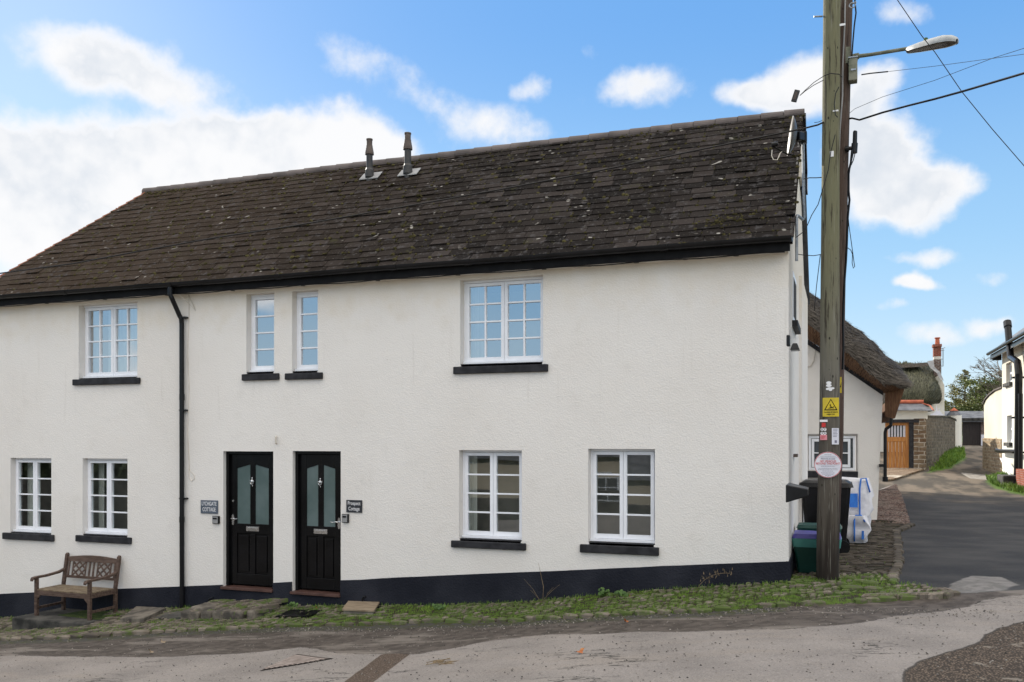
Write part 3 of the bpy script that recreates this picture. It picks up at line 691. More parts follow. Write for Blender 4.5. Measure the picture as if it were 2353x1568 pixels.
# doors
wod = []
for i, (x0, x1, z0, z1) in enumerate(doors):
    y0 = .085
    dm = MB(); ft = .05
    dx0, dx1, dz0, dz1 = x0+ft, x1-ft, z0+.03, z1-ft
    st = .115; mx = (dx0+dx1)/2; mid = dz0+(dz1-dz0)*.43; top = dz1-.14
    yl = y0+.03; T = .045
    dm.box(dx0, dx0+st, yl, yl+T, dz0, dz1); dm.box(dx1-st, dx1, yl, yl+T, dz0, dz1)
    dm.box(dx0+st, dx1-st, yl, yl+T, dz0, dz0+.17); dm.box(dx0+st, dx1-st, yl, yl+T, mid-.075, mid+.075)
    for a, c in ((dx0+st, mx), (mx, dx1-st)):   # arched top rail
        ia, ic = (a, c-.035) if a < mx-.01 else (a+.035, c)
        lo, hi = (top-.07, top) if a < mx-.01 else (top, top-.07)
        dm.prism([(a, yl, dz1), (c, yl, dz1), (c, yl, hi-.0), (a, yl, lo)], (0, T, 0))
    dm.box(mx-.045, mx+.045, yl-.001, yl+T, dz0+.17, mid-.075); dm.box(mx-.045, mx+.045, yl-.001, yl+T, mid+.075, top-.0)
    dm.box(dx0+st, dx1-st, yl+.018, yl+.03, dz0+.17, mid-.075)
    for a, c in ((dx0+st+.035, mx-.045-.03), (mx+.045+.03, dx1-st-.035)):
        dm.box(a, c, yl+.001, yl+.02, dz0+.20, mid-.105)
    do = dm.build('front_door', 'black', cot, bevel=.006)
    do['label'] = ('black panelled door beside the LYCHGATE COTTAGE sign', 'black panelled door beside the Prospect Cottage sign')[i]
    fm = MB(); fm.box(x0, x0+ft-.003, y0-.02, y0+.09, z0, z1); fm.box(x1-ft+.003, x1, y0-.02, y0+.09, z0, z1); fm.box(x0+ft-.003, x1-ft+.003, y0-.02, y0+.09, z1-ft+.003, z1)
    fm.build('door_frame', 'black', do, bevel=.004)
    gm_ = MB(); gm_.box(dx0+st-.01, mx-.04, yl+.015, yl+.022, mid+.07, top+.02); gm_.box(mx+.04, dx1-st+.01, yl+.015, yl+.022, mid+.07, top+.02)
    gm_.build('pane', 'frost', do)
    th = MB(); th.box(x0-.02, x1+.005, -.05, y0+.1, z0-.035, z0+.006); th.build('threshold', 'brown', do, bevel=.006)
    lb = MB(); lb.box(mx-.115, mx+.115, yl-.008, yl+.002, mid-.035, mid+.035); lb.box(mx-.085, mx+.085, yl-.014, yl-.008, mid-.014, mid+.02); lb.build('letterbox', 'chrome', do, bevel=.002)
    hx = dx0+.045 if i == 0 else dx1-.045; hz = mid+.13; s = 1 if i == 0 else -1
    hb = MB(); hb.disc((hx, yl, hz+.0), .024, (0, -1, 0), 20, .006, .085)
    hb.box(hx-.017, hx+.017, yl-.007, yl, hz-.07, hz+.07)
    hb.tube([(hx, yl-.005, hz+.02), (hx, yl-.045, hz+.02), (hx+s*.03, yl-.05, hz+.025), (hx+s*.075, yl-.05, hz+.015), (hx+s*.115, yl-.05, hz+.022)], [.009, .009, .009, .008, .006], 8)
    hb.build('door_handle', 'chrome', do)
    kz = mid+(top-mid)*.72; kb = MB()
    kb.tube([(mx, yl-.006, kz+.075), (mx, yl-.012, kz+.06), (mx, yl-.012, kz+.045)], [.004, .011, .008], 10)
    kb.tube([(mx, yl-.01, kz+.045), (mx, yl-.015, kz+.02), (mx, yl-.015, kz-.01), (mx, yl-.012, kz-.03)], [.008, .022, .018, .004], 12)
    kb.tube([(mx+.031*math.cos(a), yl-.022, kz+.005+.04*math.sin(a)) for a in [R(q) for q in range(-210, 31, 20)]], .005, 6)
    kb.disc((mx, yl, kz-.06), .009, (0, -1, 0), 12, .012)
    kb.build('door_knocker', 'chrome', do, smooth=True)
    if i == 0:
        lk = MB(); lk.disc((dx0+.05, yl, mid+.42), .018, (0, -1, 0), 16, .01); lk.build('lock', 'chrome', do)
# roof of individual slates
def roofpt(x, s, up=0.0):   # s: distance up the slope from eave
    th_ = math.atan2(ZR-ZE, YR-YE); return Vector((x, YE+s*math.cos(th_)-up*math.sin(th_), ZE+s*math.sin(th_)+up*math.cos(th_)))
SL = math.hypot(YR-YE, ZR-ZE); RX1 = HX1+.075
hipA = Vector((-12.72, YR)); hipB = Vector((-14.12, YE))
def hipx(s): return hipA.x+(hipB.x-hipA.x)*(1-s/SL)
rf = MB(); NCO = 22; gz = SL/NCO; moss = MB(); random.seed(5)
def bob(x): return .035*noise.noise(Vector((x*.35, 2, 0)))
def mossball(c, r, flat_=.55):
    n = 6; vs = [(c[0], c[1]-r*.35, c[2]+r*flat_)]
    for i in range(n):
        a = 2*math.pi*i/n+rnd.uniform(-.3, .3); q = r*rnd.uniform(.7, 1.2); vs.append((c[0]+math.cos(a)*q, c[1]+math.sin(a)*q*.7, c[2]+math.sin(a)*q*.6))
    for i in range(n):
        a = 2*math.pi*i/n; q = r*.62*rnd.uniform(.8, 1.1); vs.append((c[0]+math.cos(a)*q, c[1]+math.sin(a)*q*.7-r*.32, c[2]+math.sin(a)*q*.6+r*.3))
    fs = [(1+i, 1+(i+1) % n, 7+(i+1) % n, 7+i) for i in range(n)]+[(7+i, 7+(i+1) % n, 0) for i in range(n)]
    moss.add(vs, fs)
for k in range(NCO):
    s0 = k*gz-.02; s1_ = min(s0+gz*1.16, SL-.01); xl = hipx((k+.3)*gz); x = xl-(.15 if k % 2 else 0)
    while x < RX1:
        w_ = .285+rnd.uniform(-.012, .012); xa, xb = max(x, xl-.02), min(x+w_, RX1)
        if xb-xa > .03:
            lift = rnd.uniform(.010, .020)+(.012 if rnd.random() < .06 else 0); dz = rnd.uniform(-.006, .008); sk = rnd.uniform(-.006, .006)
            g_ = .004
            A0 = [roofpt(xa+g_, s0+dz+sk, lift+bob(xa)), roofpt(xb-g_, s0+dz-sk, lift+rnd.uniform(-.003, .003)+bob(xb)), roofpt(xb-g_, s1_, .003+bob(xb)), roofpt(xa+g_, s1_, .003+bob(xa))]
            dn = roofpt(0, 0, 0)-roofpt(0, 0, .012)
            rf.prism(A0, dn)
            if rnd.random() < .45:
                for _ in range(rnd.randint(1, 3)):
                    q = roofpt(xa+rnd.choice([0, 1, rnd.random()])*(xb-xa), s0+rnd.uniform(-.01, .02), lift*.6); mossball(q, rnd.uniform(.016, .042))
            if rnd.random() < .35:
                for _ in range(3):
                    q = roofpt(xa+rnd.uniform(-.01, .01), s0+rnd.uniform(0, gz), lift*.7); mossball(q, rnd.uniform(.010, .021))
            if k > NCO*.7 and rnd.random() < .6:
                for _ in range(3): mossball(roofpt(rnd.uniform(xa, xb), s0+rnd.uniform(0, gz), lift*.8), rnd.uniform(.006, .015))
        x += w_
for cxm, csm, nn, sp_ in ((-1.35, .55, 60, .22), (-12.3, SL-.15, 90, .35), (-9, SL-.1, 60, .8), (-6, SL-.1, 50, 1.2), (-3, SL-.12, 40, 1.0)):
    for _ in range(nn):
        xx = cxm+rnd.gauss(0, sp_); s = min(SL-.03, csm+rnd.gauss(0, .08 if csm > 3 else .12))
        if hipx(s) < xx < RX1: mossball(roofpt(xx, s, .015), rnd.uniform(.012, .03))
ro = rf.build('roof', 'slate', cot)
mo = moss.build('moss', 'moss', ro); mo['kind'] = 'stuff'
# under sheet, rear slope, hip end
us = MB(); e0 = [roofpt(hipB.x, 0, -.02), roofpt(RX1-.01, 0, -.02), roofpt(RX1-.01, SL, -.02), roofpt(hipA.x, SL, -.02)]
us.poly(e0); us.poly([(hipA.x, YR, ZR-.02), (RX1, YR, ZR-.02), (RX1, HD+.2, ZE), (hipB.x-.2, HD+.2, ZE)]); us.poly([(hipA.x, YR, ZR-.02), (hipB.x, YE, ZE), (hipB.x-.2, HD+.2, ZE)])
us.build('roof_underside', 'slate_far', cot)
hp = MB(); n = 22
for i in range(n):
    a, c = (i/n)*SL, ((i+1)/n)*SL; hp.tube([roofpt(hipx(a)-.03, a, .012), roofpt(hipx(c)-.01, c, .004)], [.019, .016], 6)
hp.build('hip_edge', 'hipclay', cot)
rg = MB(); x = -12.85; i = 0
while x < RX1:
    x2 = min(x+.335, RX1+.02); r0, r1 = .098, .088; z_ = ZR-.035+.02*noise.noise(Vector((x*.4, 9, 0)))
    prof = [R(a) for a in range(-20, 201, 20)]
    rows = [[(xx, YR+math.cos(a)*rr, z_+math.sin(a)*rr*.95) for a in prof] for xx, rr in ((x, r0), (x2-.008, r1))]
    rows2 = [[(xx, YR+math.cos(a)*(rr-.015), z_+math.sin(a)*(rr-.015)*.95) for a in prof] for xx, rr in ((x, r0), (x2-.008, r1))]
    rg.grid(rows); rg.grid(rows2); rg.grid([rows[0], rows2[0]]); rg.grid([rows[1], rows2[1]]); x = x2
rg.build('ridge_tiles', 'ridge', ro)
# barge on gable, fascia, soffit, gutter
bg = MB()
th_ = math.atan2(ZR-ZE, YR-YE)
bg.bar((RX1-.035, YE, ZE-.05), (RX1-.035, YR, ZR-.055), .03, .10, Vector((0, -math.sin(th_), math.cos(th_))))
bg.bar((RX1+.015, YR, ZR-.06), (RX1+.015, YR+.75, ZR-.72), .035, .16, Vector((0, 1, 1))); bg.box(HX1+.005, RX1+.03, YR+.6, YR+.95, ZR-1.0, ZR-.76)
bg.build('bargeboard', 'black', cot, bevel=.004)
bw_ = MB(); bw_.box(HX1+.003, RX1-.03, YR+.05, YR+.62, ZR-.95, ZR-.5); bw_.build('gable_boxing', 'soffit', cot)
fa = MB(); fa.box(hipB.x, RX1-.05, YE-.005, YE+.02, ZE-.17, ZE-.02); fa.build('fascia', 'inkblack', cot)
so = MB(); so.box(hipB.x, HX1, YE+.021, -.001, ZE-.165, ZE-.135); so.build('soffit', 'soffit', cot)
x = -13.6
while x < HX1-.2: sv_ = MB(); sv_.disc((x, YE+.10, ZE-.1655), .035, (0, 0.001, -1), 14, .004, .03); sv_.build('soffit_vent', 'dark', cot); x += .62
gu = MB(); gy_, gz_, gr_ = YE-.075, ZE-.015, .062
prof = [R(a) for a in range(180, 361, 15)]
rows = []
xs_ = [hipB.x-1+i*.4 for i in range(200) if hipB.x-1+i*.4 < HX1+.04]+[HX1+.05]
for x in xs_:
    sg_ = bob(x*.8)*.6
    rows.append([(x, gy_+math.cos(a)*gr_, gz_+sg_+math.sin(a)*gr_) for a in prof]+[(x, gy_+math.cos(a)*(gr_-.004), gz_+sg_+.001+math.sin(a)*(gr_-.004)) for a in prof[::-1]])
gu.grid(rows); gu.poly([(HX1+.052, gy_+math.cos(a)*gr_, gz_+math.sin(a)*gr_) for a in prof])
for px in (392, 640, 905, 1075, 1190, 1525, 150):
    x = PY(px, 640, gy_).x; sg_ = bob(x*.8)*.6
    gu.grid([[(xx, gy_+math.cos(a)*(gr_+.007), gz_+sg_+math.sin(a)*(gr_+.007)) for a in prof] for xx in (x-.05, x+.05)])
    gu.grid([[(xx, gy_+math.cos(a)*rr, gz_+sg_+math.sin(a)*rr) for a in prof] for xx, rr in ((x-.05, gr_), (x-.05, gr_+.007))]); gu.grid([[(xx, gy_+math.cos(a)*rr, gz_+sg_+math.sin(a)*rr) for a in prof] for xx, rr in ((x+.05, gr_), (x+.05, gr_+.007))])
guo = gu.build('gutter', 'plastic', cot, smooth=True)
cb = MB(); cb.tube([(x, YE-.02, ZE-.185+.008*math.sin(x*5)) for x in [hipB.x+i*.25 for i in range(60) if hipB.x+i*.25 < HX1]], .008, 6); cb.build('eaves_cable', 'plastic', cot)
dx_ = PY(418, 1000, -.06).x; tx = PY(392, 680, -.24).x
dpz = g(dx_, -.1)
dp = MB(); dp.tube([(tx, gy_, ZE-.05), (tx, gy_, ZE-.20), (tx+.015, gy_+.01, ZE-.24), (dx_-.02, -.09, ZE-.50), (dx_, -.075, ZE-.55), (dx_, -.065, ZE-.62), (dx_, -.06, .2), (dx_, -.055, dpz+.04)], .036, 14)
dp.tube([(tx, gy_, ZE-.10), (tx, gy_, ZE-.19)], .043, 14)
for zz in (2.45, .55): dp.tube([(dx_, -.06, zz), (dx_, -.06, zz-.09)], .041, 14)
for py in (730, 943, 1146):
    z = PY(418, py, -.06).z; dp.box(dx_-.045, dx_+.075, -.075, -.0, z-.012, z+.012)
dp.build('downpipe', 'plastic', cot, smooth=False)
# flues with lead flashing
for px, pyb, pyt, s in ((849, 412, 320, 1), (937, 404, 306, 1.05)):
    d = ray(px, pyb); best = None
    t_ = 10
    while t_ < 22:
        p = CAM+d*t_; zr = ZE+(p.y-YE)*math.tan(th_)
        if p.z < zr: break
        t_ += .01
    H = (pyb-pyt)/F*t_
    f_ = MB(); c = p
    f_.tube([(c.x, c.y, c.z-.25), (c.x, c.y, c.z+H*.60)], .055*s, 16); f_.tube([(c.x, c.y, c.z+.03), (c.x, c.y, c.z+H*.22), (c.x, c.y, c.z+H*.27)], [.075*s, .073*s, .057*s], 16)
    fo = f_.build('flue', 'flue', cot, smooth=False)
    k_ = MB(); k_.tube([(c.x, c.y, c.z+H*q) for q in (.60, .61, .66, .80, .84, .84, .97, .97, 1)], [r*s for r in (.058, .076, .074, .056, .054, .048, .05, .056, .056)], 16); k_.build('flue_cap', 'flue_cap', fo)
    l_ = MB(); sl = (c.y-YE)/math.cos(th_); q = [roofpt(c.x-.17, sl-.04, .035), roofpt(c.x+.19, sl-.04, .035), roofpt(c.x+.19, sl+.18, .035), roofpt(c.x-.17, sl+.18, .035)]; l_.prism(q, (0, 0, -.012)); l_.build('flashing', 'lead', fo)
# gable fittings
gwn = thing('window_fitting', PX(1826, 660, HX1), 'x', 'x') if False else None
p0 = PX(1822.5, 640, HX1+.01); p1 = PX(1829.5, 690, HX1+.01)
gm2 = MB(); gm2.box(HX1-.02, HX1+.012, p0.y, p1.y, 3.3, 3.95); o_ = gm2.build('window', 'white', cot); o_['label'] = 'narrow window high in the shaded gable end'
pn = MB(); pn.box(HX1+.0, HX1+.016, p0.y+.07, p1.y-.07, 3.37, 3.88); pn.build('pane', 'dark', o_)
sl_ = MB(); sl_.box(HX1-.01, HX1+.07, p0.y-.06, p1.y+.06, 3.22, 3.30); sl_.build('sill', 'sill', o_)
v_ = MB(); q = PX(1824, 1047, HX1); v_.box(HX1, HX1+.05, q.y-.15, q.y+.15, q.z-.02, q.z+.02); v_.build('vent_hood', 'flue_cap', cot)
# wall cable with loop
cz = [PY(433 + 1.5*math.sin(i), 676+i*(1072-676)/14, -.006) for i in range(15)]
cz += [PY(x_, y_, -.006) for x_, y_ in ((437,1082),(446,1092),(447,1100),(441,1106),(435,1098),(434,1085),(435,1070))]
c_ = MB(); c_.tube([(tx+.1, YE-.02, ZE-.18), (tx+.2, -.1, ZE-.3), (tx+.28, -.01, ZE-.42)]+cz, .0055, 6)
tag(c_.build('cable', 'soffit'), 'thin cream cable running down the wall beside the downpipe with a loop at its end', 'cable')
for pxs, lab in (([(471,1408),(478,1407),(480,1385),(481,1376),(489,1374)], 'short black pipe rising from the plinth left of the doors'), ([(833,1392),(833,1375),(836,1371),(840,1372)], 'short black pipe on the plinth behind the board covered step')):
    c_ = MB(); c_.tube([PY(*p, -.04) for p in pxs], .013, 8); tag(c_.build('pipe', 'plastic'), lab, 'pipe')
c_ = MB(); c_.tube([PY(634, 1003, -.01), PY(634, 1005, -.05), PY(634, 1018, -.05), PY(635, 1020, -.03)], .013, 8); tag(c_.build('wall_hook', 'soffit'), 'small white hook high on the wall between the two doors', 'hook')
# signs on the wall
def plaque(l, r_, t_, b_, mat, lines, label, sc, wd):
    x0, x1, z0, z1 = rect(l, r_, t_, b_, -.012); T = thing('name_sign', ((x0+x1)/2, -.01, z0), label, 'sign')
    m = MB(); m.box(x0, x1, -.018, -.002, z0, z1); m.build('plaque', mat, T, bevel=.003)
    n = len(lines)
    for i, s in enumerate(lines):
        text(s, sc, 'letter', ((x0+x1)/2, -.0185, z1-(z1-z0)*(i+.62)/(n+.3)), (1, 0, 0), (0, -1, 0), T, width=(x1-x0)*wd[i], off=.0003)
    for xx in (x0+.03, x1-.03): bt = MB(); bt.disc((xx, -.018, (z0+z1)/2), .004, (0, -1, 0), 8, .003); bt.build('screw', 'inkblack', T)
plaque(461.5, 500.7, 1150, 1180.5, 'slate_sign', ['LYCHGATE', 'COTTAGE'], 'blue grey slate sign reading LYCHGATE COTTAGE left of the doors', .085, (.86, .76))
plaque(796, 832, 1149.5, 1178, 'slate_sign2', ['Prospect', 'Cottage'], 'dark slate sign reading Prospect Cottage right of the doors', .075, (.80, .70))
for (l, r_, t_, b_), lab in (((487.7, 503, 1186, 1204), 'small silver and black key safe under the LYCHGATE COTTAGE sign'), ((785.5, 800.4, 1181.6, 1201.6), 'small silver and black key safe under the Prospect Cottage sign')):
    x0, x1, z0, z1 = rect(l, r_, t_, b_, -.03); T = thing('key_safe', ((x0+x1)/2, 0, z0), lab, 'key safe', 'key safes beside the front doors')
    m = MB(); m.box(x0, x1, -.035, 0, z0, z1); m.build('housing', 'plastic', T, bevel=.006)
    m = MB(); m.box(x0+.008, x1-.014, -.044, -.036, z0+.008, z1-.008); m.build('cover', 'lead', T, bevel=.004)
    m = MB(); m.box(x0+.022, x1-.028, -.05, -.045, z1-.05, z1-.026); m.build('dial', 'inkblack', T, bevel=.004)
# bulkhead light and hopper on the gable
q = PX(1828, 790, HX1+.1)
T = thing('wall_light', (HX1, q.y, q.z), 'black bulkhead light on the shaded gable end', 'wall light')
m = MB(); m.box(HX1, HX1+.04, q.y-.05, q.y+.05, q.z-.03, q.z+.10); m.build('bracket', 'plastic', T, bevel=.01)
m = MB(); m.box(HX1+.041, HX1+.15, q.y-.10, q.y+.10, q.z-.08, q.z+.0, None, .03); m.build('shade', 'plastic', T, bevel=.01)
q = PX(1830, 1132, HX1+.12)
m = MB(); m.add([(HX1+.02, q.y-.3, q.z-.1), (HX1+.02, q.y+.3, q.z-.1), (HX1+.25, q.y+.2, q.z-.03), (HX1+.25, q.y-.2, q.z-.03), (HX1+.02, q.y-.3, q.z+.1), (HX1+.02, q.y+.3, q.z+.1), (HX1+.25, q.y+.2, q.z+.05), (HX1+.25, q.y-.2, q.z+.05)], [(0, 1, 2, 3), (4, 5, 6, 7), (0, 1, 5, 4), (2, 3, 7, 6), (1, 2, 6, 5), (0, 3, 7, 4)])
tag(m.build('bracket', 'plastic', None, bevel=.01), 'black plastic bracket fixed low on the gable end beside the wheelie bin', 'bracket')
# satellite dish
DC = PT(1822, 313, 11.25); DX = HX1+.06
T = thing('satellite_dish', (DX, .15, 3.3), 'grey satellite dish seen edge on, on a bent mast at the gable corner', 'satellite dish')
nrm = Vector((-.985, -.16, .12)).normalized(); ux = nrm.cross(Vector((0, 0, 1))).normalized(); uy = ux.cross(nrm)
if uy.z < 0: uy = -uy
rows = []
for i in range(9):
    rr = i/8; rows.append([DC+ux*math.cos(a)*rr*.22+uy*math.sin(a)*rr*.245+nrm*(.075*rr*rr-.04) for a in [2*math.pi*k/28 for k in range(29)]])
rows += [[p-nrm*.008 for p in r] for r in rows[::-1]]
m = MB(); m.grid(rows); m.build('reflector', 'dishgrey', T, smooth=True)
mt0 = PT(1845, 308, 11.35); mt1 = PT(1847.5, 500, 11.35); mt2 = PT(1830.5, 495, 11.05); mt3 = PT(1830.5, 600, 11.05)
m = MB(); m.tube([mt0, mt1, mt1+Vector((-.015, -.01, -.03)), mt2+Vector((.01, .01, -.0)), mt2+Vector((0, 0, -.03)), mt3], .019, 10); m.build('mast', 'steel', T)
m = MB(); m.bar(DC+nrm*-.04, mt0+Vector((0, 0, -.05)), .10, .11); m.box(mt0.x-.05, mt0.x+.05, mt0.y-.05, mt0.y+.05, mt0.z-.12, mt0.z+.02); m.build('clamp', 'plastic', T, bevel=.01)
m = MB(); a0 = DC-uy*.235+nrm*.03; a1 = PT(1777, 337, 11.0); m.tube([DC-uy*.235-nrm*.05, a0, a1], .011, 8); m.build('arm', 'plastic', T)
m = MB(); m.tube([a1+Vector((-.02, 0, .02)), a1+Vector((.03, 0, .025))], .03, 14); m.tube([a1+Vector((.03, 0, .025)), a1+Vector((.055, 0, .028))], .025, 14); m.build('receiver', 'plastic', T)
m = MB(); m.tube([PT(1774, 345, 11), PT(1773, 358, 11), PT(1777, 367, 11), PT(1786, 368, 11), PT(1790, 360, 11), PT(1793, 352, 11), PT(1797, 349, 11)], .006, 6); m.build('lead', 'soffit', T)
# ------------------------------------------------------------------ telegraph poles
base = PG(1901, 1338); Y0 = base.y
ppts = []; prad = []
for py, px, hw in ((1420,1901.5,25),(1345,1901.5,25),(1200,1902,24),(1000,1906,22.5),(800,1907,21.5),(600,1907.5,20.3),(400,1908.5,19.5),(200,1910,19),(0,1911.5,18.8),(-120,1912,18.5)):
    p = PY(px, py, Y0); ppts.append(p); prad.append(hw/F*(p-CAM).dot(Vector((-sA, cA, 0))))
T = thing('telegraph_pole', base, 'weathered greenish wooden telegraph pole in front of the cottage corner', 'telegraph pole')
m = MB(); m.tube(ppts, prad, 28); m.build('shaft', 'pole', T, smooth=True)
for px, py in ((1890, 38), (1955, 10)):
    m = MB(); q = PY(px, py, Y0); m.tube([q, q+Vector((-.10 if px < 1900 else .06, -.03, .0))], .011, 8); m.build('step_iron', 'steel', T)
q = PY(1975, 10, Y0-.02); m = MB(); m.tube([q+Vector((.035*math.cos(a)-.08, 0, .03*math.sin(a))) for a in [R(k*30) for k in range(13)]], .007, 6)
m.build('eye_bolt', 'steel', T)
base2 = Vector((base.x+.05, base.y+.30, base.z)); Y2 = base2.y
T2 = thing('telegraph_pole', base2, 'thinner dark reddish wooden pole standing close behind the green one', 'telegraph pole')
m = MB(); pp2 = [(1400,1900),(1200,1905),(1000,1914),(800,1917),(600,1921),(400,1927),(200,1933),(0,1939),(-120,1942)]
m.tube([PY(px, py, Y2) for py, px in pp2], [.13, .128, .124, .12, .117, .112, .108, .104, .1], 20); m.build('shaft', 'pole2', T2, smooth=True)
# cables bundled on the poles
def wire(pts, r, label, mat='plastic', name='cable', group=None, n=6):
    m = MB(); m.tube(pts, r, n); return tag(m.build(name, mat), label, 'cable', group)
Yc = Y2-.13
wire([PY(x, y, Yc) for x, y in ((1962,-30),(1965,8),(1967,30),(1963,60),(1960,95),(1957,135))], .010, 'loose black cable hanging beside the top of the dark pole')
wire([PY(x, y, Yc) for x, y in ((1942,0),(1941,60),(1937,140),(1936,220),(1930,300),(1925,420))], .010, 'pale conduit running down between the two poles near the lamp', 'lead')
wire([PY(x, y, Yc-.02) for x, y in ((1958,345),(1955,375),(1950,395),(1950,420),(1950,440),(1952,460),(1948,500),(1946,560),(1944,600),(1941,640),(1938,700),(1937,745),(1938,800),(1936,850))], .015, 'thick black cable strapped down the right side of the dark pole')
wire([PY(x, y, Yc-.03) for x, y in ((1955,375),(1948,430),(1947,470),(1951,520),(1958,570),(1962,600),(1964,613),(1961,617),(1958,605),(1959,585),(1955,575),(1948,570))], .005, 'thin wire hanging in a long loop beside the dark pole')
wire([PY(x, y, Y0-.14) for x, y in ((1928,200),(1920,215),(1917,240),(1920,265),(1925,270))], .006, 'thin wire curling on the front of the green pole')
wire([PY(x, y, Y0-.15) for x, y in ((1919,310),(1909,350),(1903,392),(1895,420),(1889,440)) ]+[PY(x, y, .1) for x, y in ((1880,470),(1865,495),(1850,530),(1828,547))], .0055, 'thin wire dropping from the green pole to the gutter end')
wire([PY(x, y, Y0) for x, y in ((1885,585),(1876,660),(1871,715))], .005, 'thin wire falling beside the green pole to the thatched roof')
# street lamp
LT = 11.0
T = thing('street_lamp', PT(1953, 132, LT), 'grey street lamp on a steel arm fixed high on the pole', 'street lamp')
m = MB(); m.tube([PT(1945,128,LT+.1), PT(1960,131,LT), PT(2000,126,LT-.1), PT(2092,111,LT-.4)], [.03, .026, .022, .022], 12); m.tube([PT(1958,132,LT+.02), PT(1973,129,LT-.03)], .038, 12); m.box(PT(1950,130,LT).x-.04, PT(1950,130,LT).x+.02, PT(1950,130,LT).y-.05, PT(1950,130,LT).y+.05, PT(1950,130,LT).z-.1, PT(1950,130,LT).z+.1)
m.build('arm', 'armgreen', T)
h0, h1 = PT(2085,117,LT-.38), PT(2199,92,LT-.95); ax = (h1-h0); L = ax.length; ax.normalize(); side = ax.cross(Vector((0, 0, 1))).normalized(); up = side.cross(ax)
prof_ = [(0,.030,.028,.03),(.03,.052,.045,.045),(.25,.075,.062,.055),(.5,.098,.075,.062),(.75,.110,.080,.066),(.9,.095,.062,.055),(.97,.06,.04,.035),(1,.015,.012,.012)]
up_rows, lo_rows = [], []
for f, w_, hu, hl in prof_:
    c = h0+ax*L*f
    up_rows.append([c+side*w_*math.cos(a)+up*hu*math.sin(a) for a in [math.pi*k/12 for k in range(13)]])
    lo_rows.append([c+side*w_*.96*math.cos(a)-up*(.004+hl*math.sin(a)*.75) for a in [math.pi*k/12 for k in range(13)]])
m = MB(); m.grid(up_rows); m.grid([[c_[0] for c_ in up_rows], [c_[0]-up*.02 for c_ in up_rows]]); m.grid([[c_[-1] for c_ in up_rows], [c_[-1]-up*.02 for c_ in up_rows]])
m.build('housing', 'lampgrey', T, smooth=True)
m = MB(); m.grid(lo_rows); m.build('lens', 'lens', T, smooth=True)
m = MB(); m.tube([h0+ax*L*.36+up*.06, h0+ax*L*.36+up*.10], [.028, .02], 10); m.build('photocell', 'weed', T)
# junction box and aerial
bx0 = PY(1961, 165, Y2-.1); s_ = 1
T = thing('junction_box', bx0, 'weathered grey metal box fixed to the pole under the lamp arm', 'junction box')
m = MB(); m.box(bx0.x-.055, bx0.x+.045, bx0.y-.09, bx0.y+.05, bx0.z-.135, bx0.z+.135); m.build('case', 'armgreen', T, bevel=.006)
m = MB(); m.box(bx0.x-.06, bx0.x+.05, bx0.y-.1, bx0.y+.05, bx0.z+.136, bx0.z+.15); m.box(bx0.x-.03, bx0.x+.03, bx0.y-.1, bx0.y-.091, bx0.z-.02, bx0.z+.0); m.build('lid', 'steel', T)
c_ = PY(1963, 320, Y2-.1)
T = thing('antenna', c_, 'black cylindrical antenna on a short bracket on the right of the pole', 'antenna')
m = MB(); m.tube([PY(1962.5,352,Y2-.1), PY(1964,330,Y2-.1)], .038, 14); m.tube([PY(1964,335,Y2-.1), PY(1965,303,Y2-.1), PY(1965.5,301,Y2-.1)], [.028, .026, .018], 14); m.build('body', 'plastic', T)
m = MB(); m.tube([PY(1942,343,Y2-.1), PY(1962,340,Y2-.1)], .024, 10); m.tube([PY(1944,343,Y2-.1), PY(1951,342,Y2-.1)], .036, 10); m.build('bracket', 'plastic', T)
m = MB(); m.tube([PY(1961,352,Y2-.1), PY(1958,365,Y2-.1), PY(1955,378,Y2-.1)], .007, 6); m.tube([PY(1965,352,Y2-.1), PY(1961,368,Y2-.1), PY(1956,380,Y2-.1)], .006, 6); m.build('lead', 'plastic', T)
# overhead lines
long_px = [(-260,668),(0,628.5),(168,606),(336,575),(504,545),(659,522),(753,506),(949,471.6),(1145,436.6),(1365,395),(1566,353),(1743,316.7),(1843,296.5),(1879,287.5),(1893,281)]
def span(px, Ya, Yb): return [PY(x, y, Ya+(Yb-Ya)*(x-px[0][0])/(px[-1][0]-px[0][0])) for x, y in px]
wire(span(long_px, -1.2, Y0-.05), .0105, 'long black overhead cable slanting across the slate roof to the pole', name='overhead_cable', group=None)
wire(span([(1946,274),(1958,272),(1975,276),(2000,268),(2028,259),(2088,243),(2148,228),(2210,211),(2352,169),(2500,122)], Y2, -2.5), .0115, 'thick twisted black overhead cable leaving the pole to the right', name='overhead_cable')
wire(span([(1980,172),(2010,168),(2040,165),(2148,152.5),(2352,125),(2500,104)], Y2, -3), .0026, 'faint overhead wire leaving the pole just below the lamp', name='overhead_cable')
wire(span([(1980,172),(2000,169),(2040,165)], Y2, Y2-.3), .008, 'short dark clamp sleeve at the start of the faint wire', name='wire_clamp')
wire(span([(1950,262),(1965,250),(2028,223),(2148,185),(2280,134.5),(2352,111.7),(2500,60)], Y2, -3), .0026, 'thin wire sagging between the faint wire and the thick twisted cable', name='overhead_cable')
wire([PT(x, y, 9.5) for x, y in ((2030,-48),(2062,0),(2119,84),(2148,120),(2210,211),(2280,297),(2352,380),(2450,500))], .0042, 'black wire crossing the sky diagonally behind the street lamp', name='overhead_cable')
wire([PY(x, y, .5) for x, y in ((1846,412),(1860,409),(1876,409),(1890,408))], .006, 'short cable joining the dish mast to the pole')
wire([PY(x, y, .3) for x, y in ((1830,584),(1850,587),(1870,588),(1887,585))], .005, 'short cable from the gutter end level across to the pole')
wire([PY(x, y, 1.5) for x, y in ((1871,282),(1880,281),(1890,277))], .004, 'short wire from the ridge end to the pole')
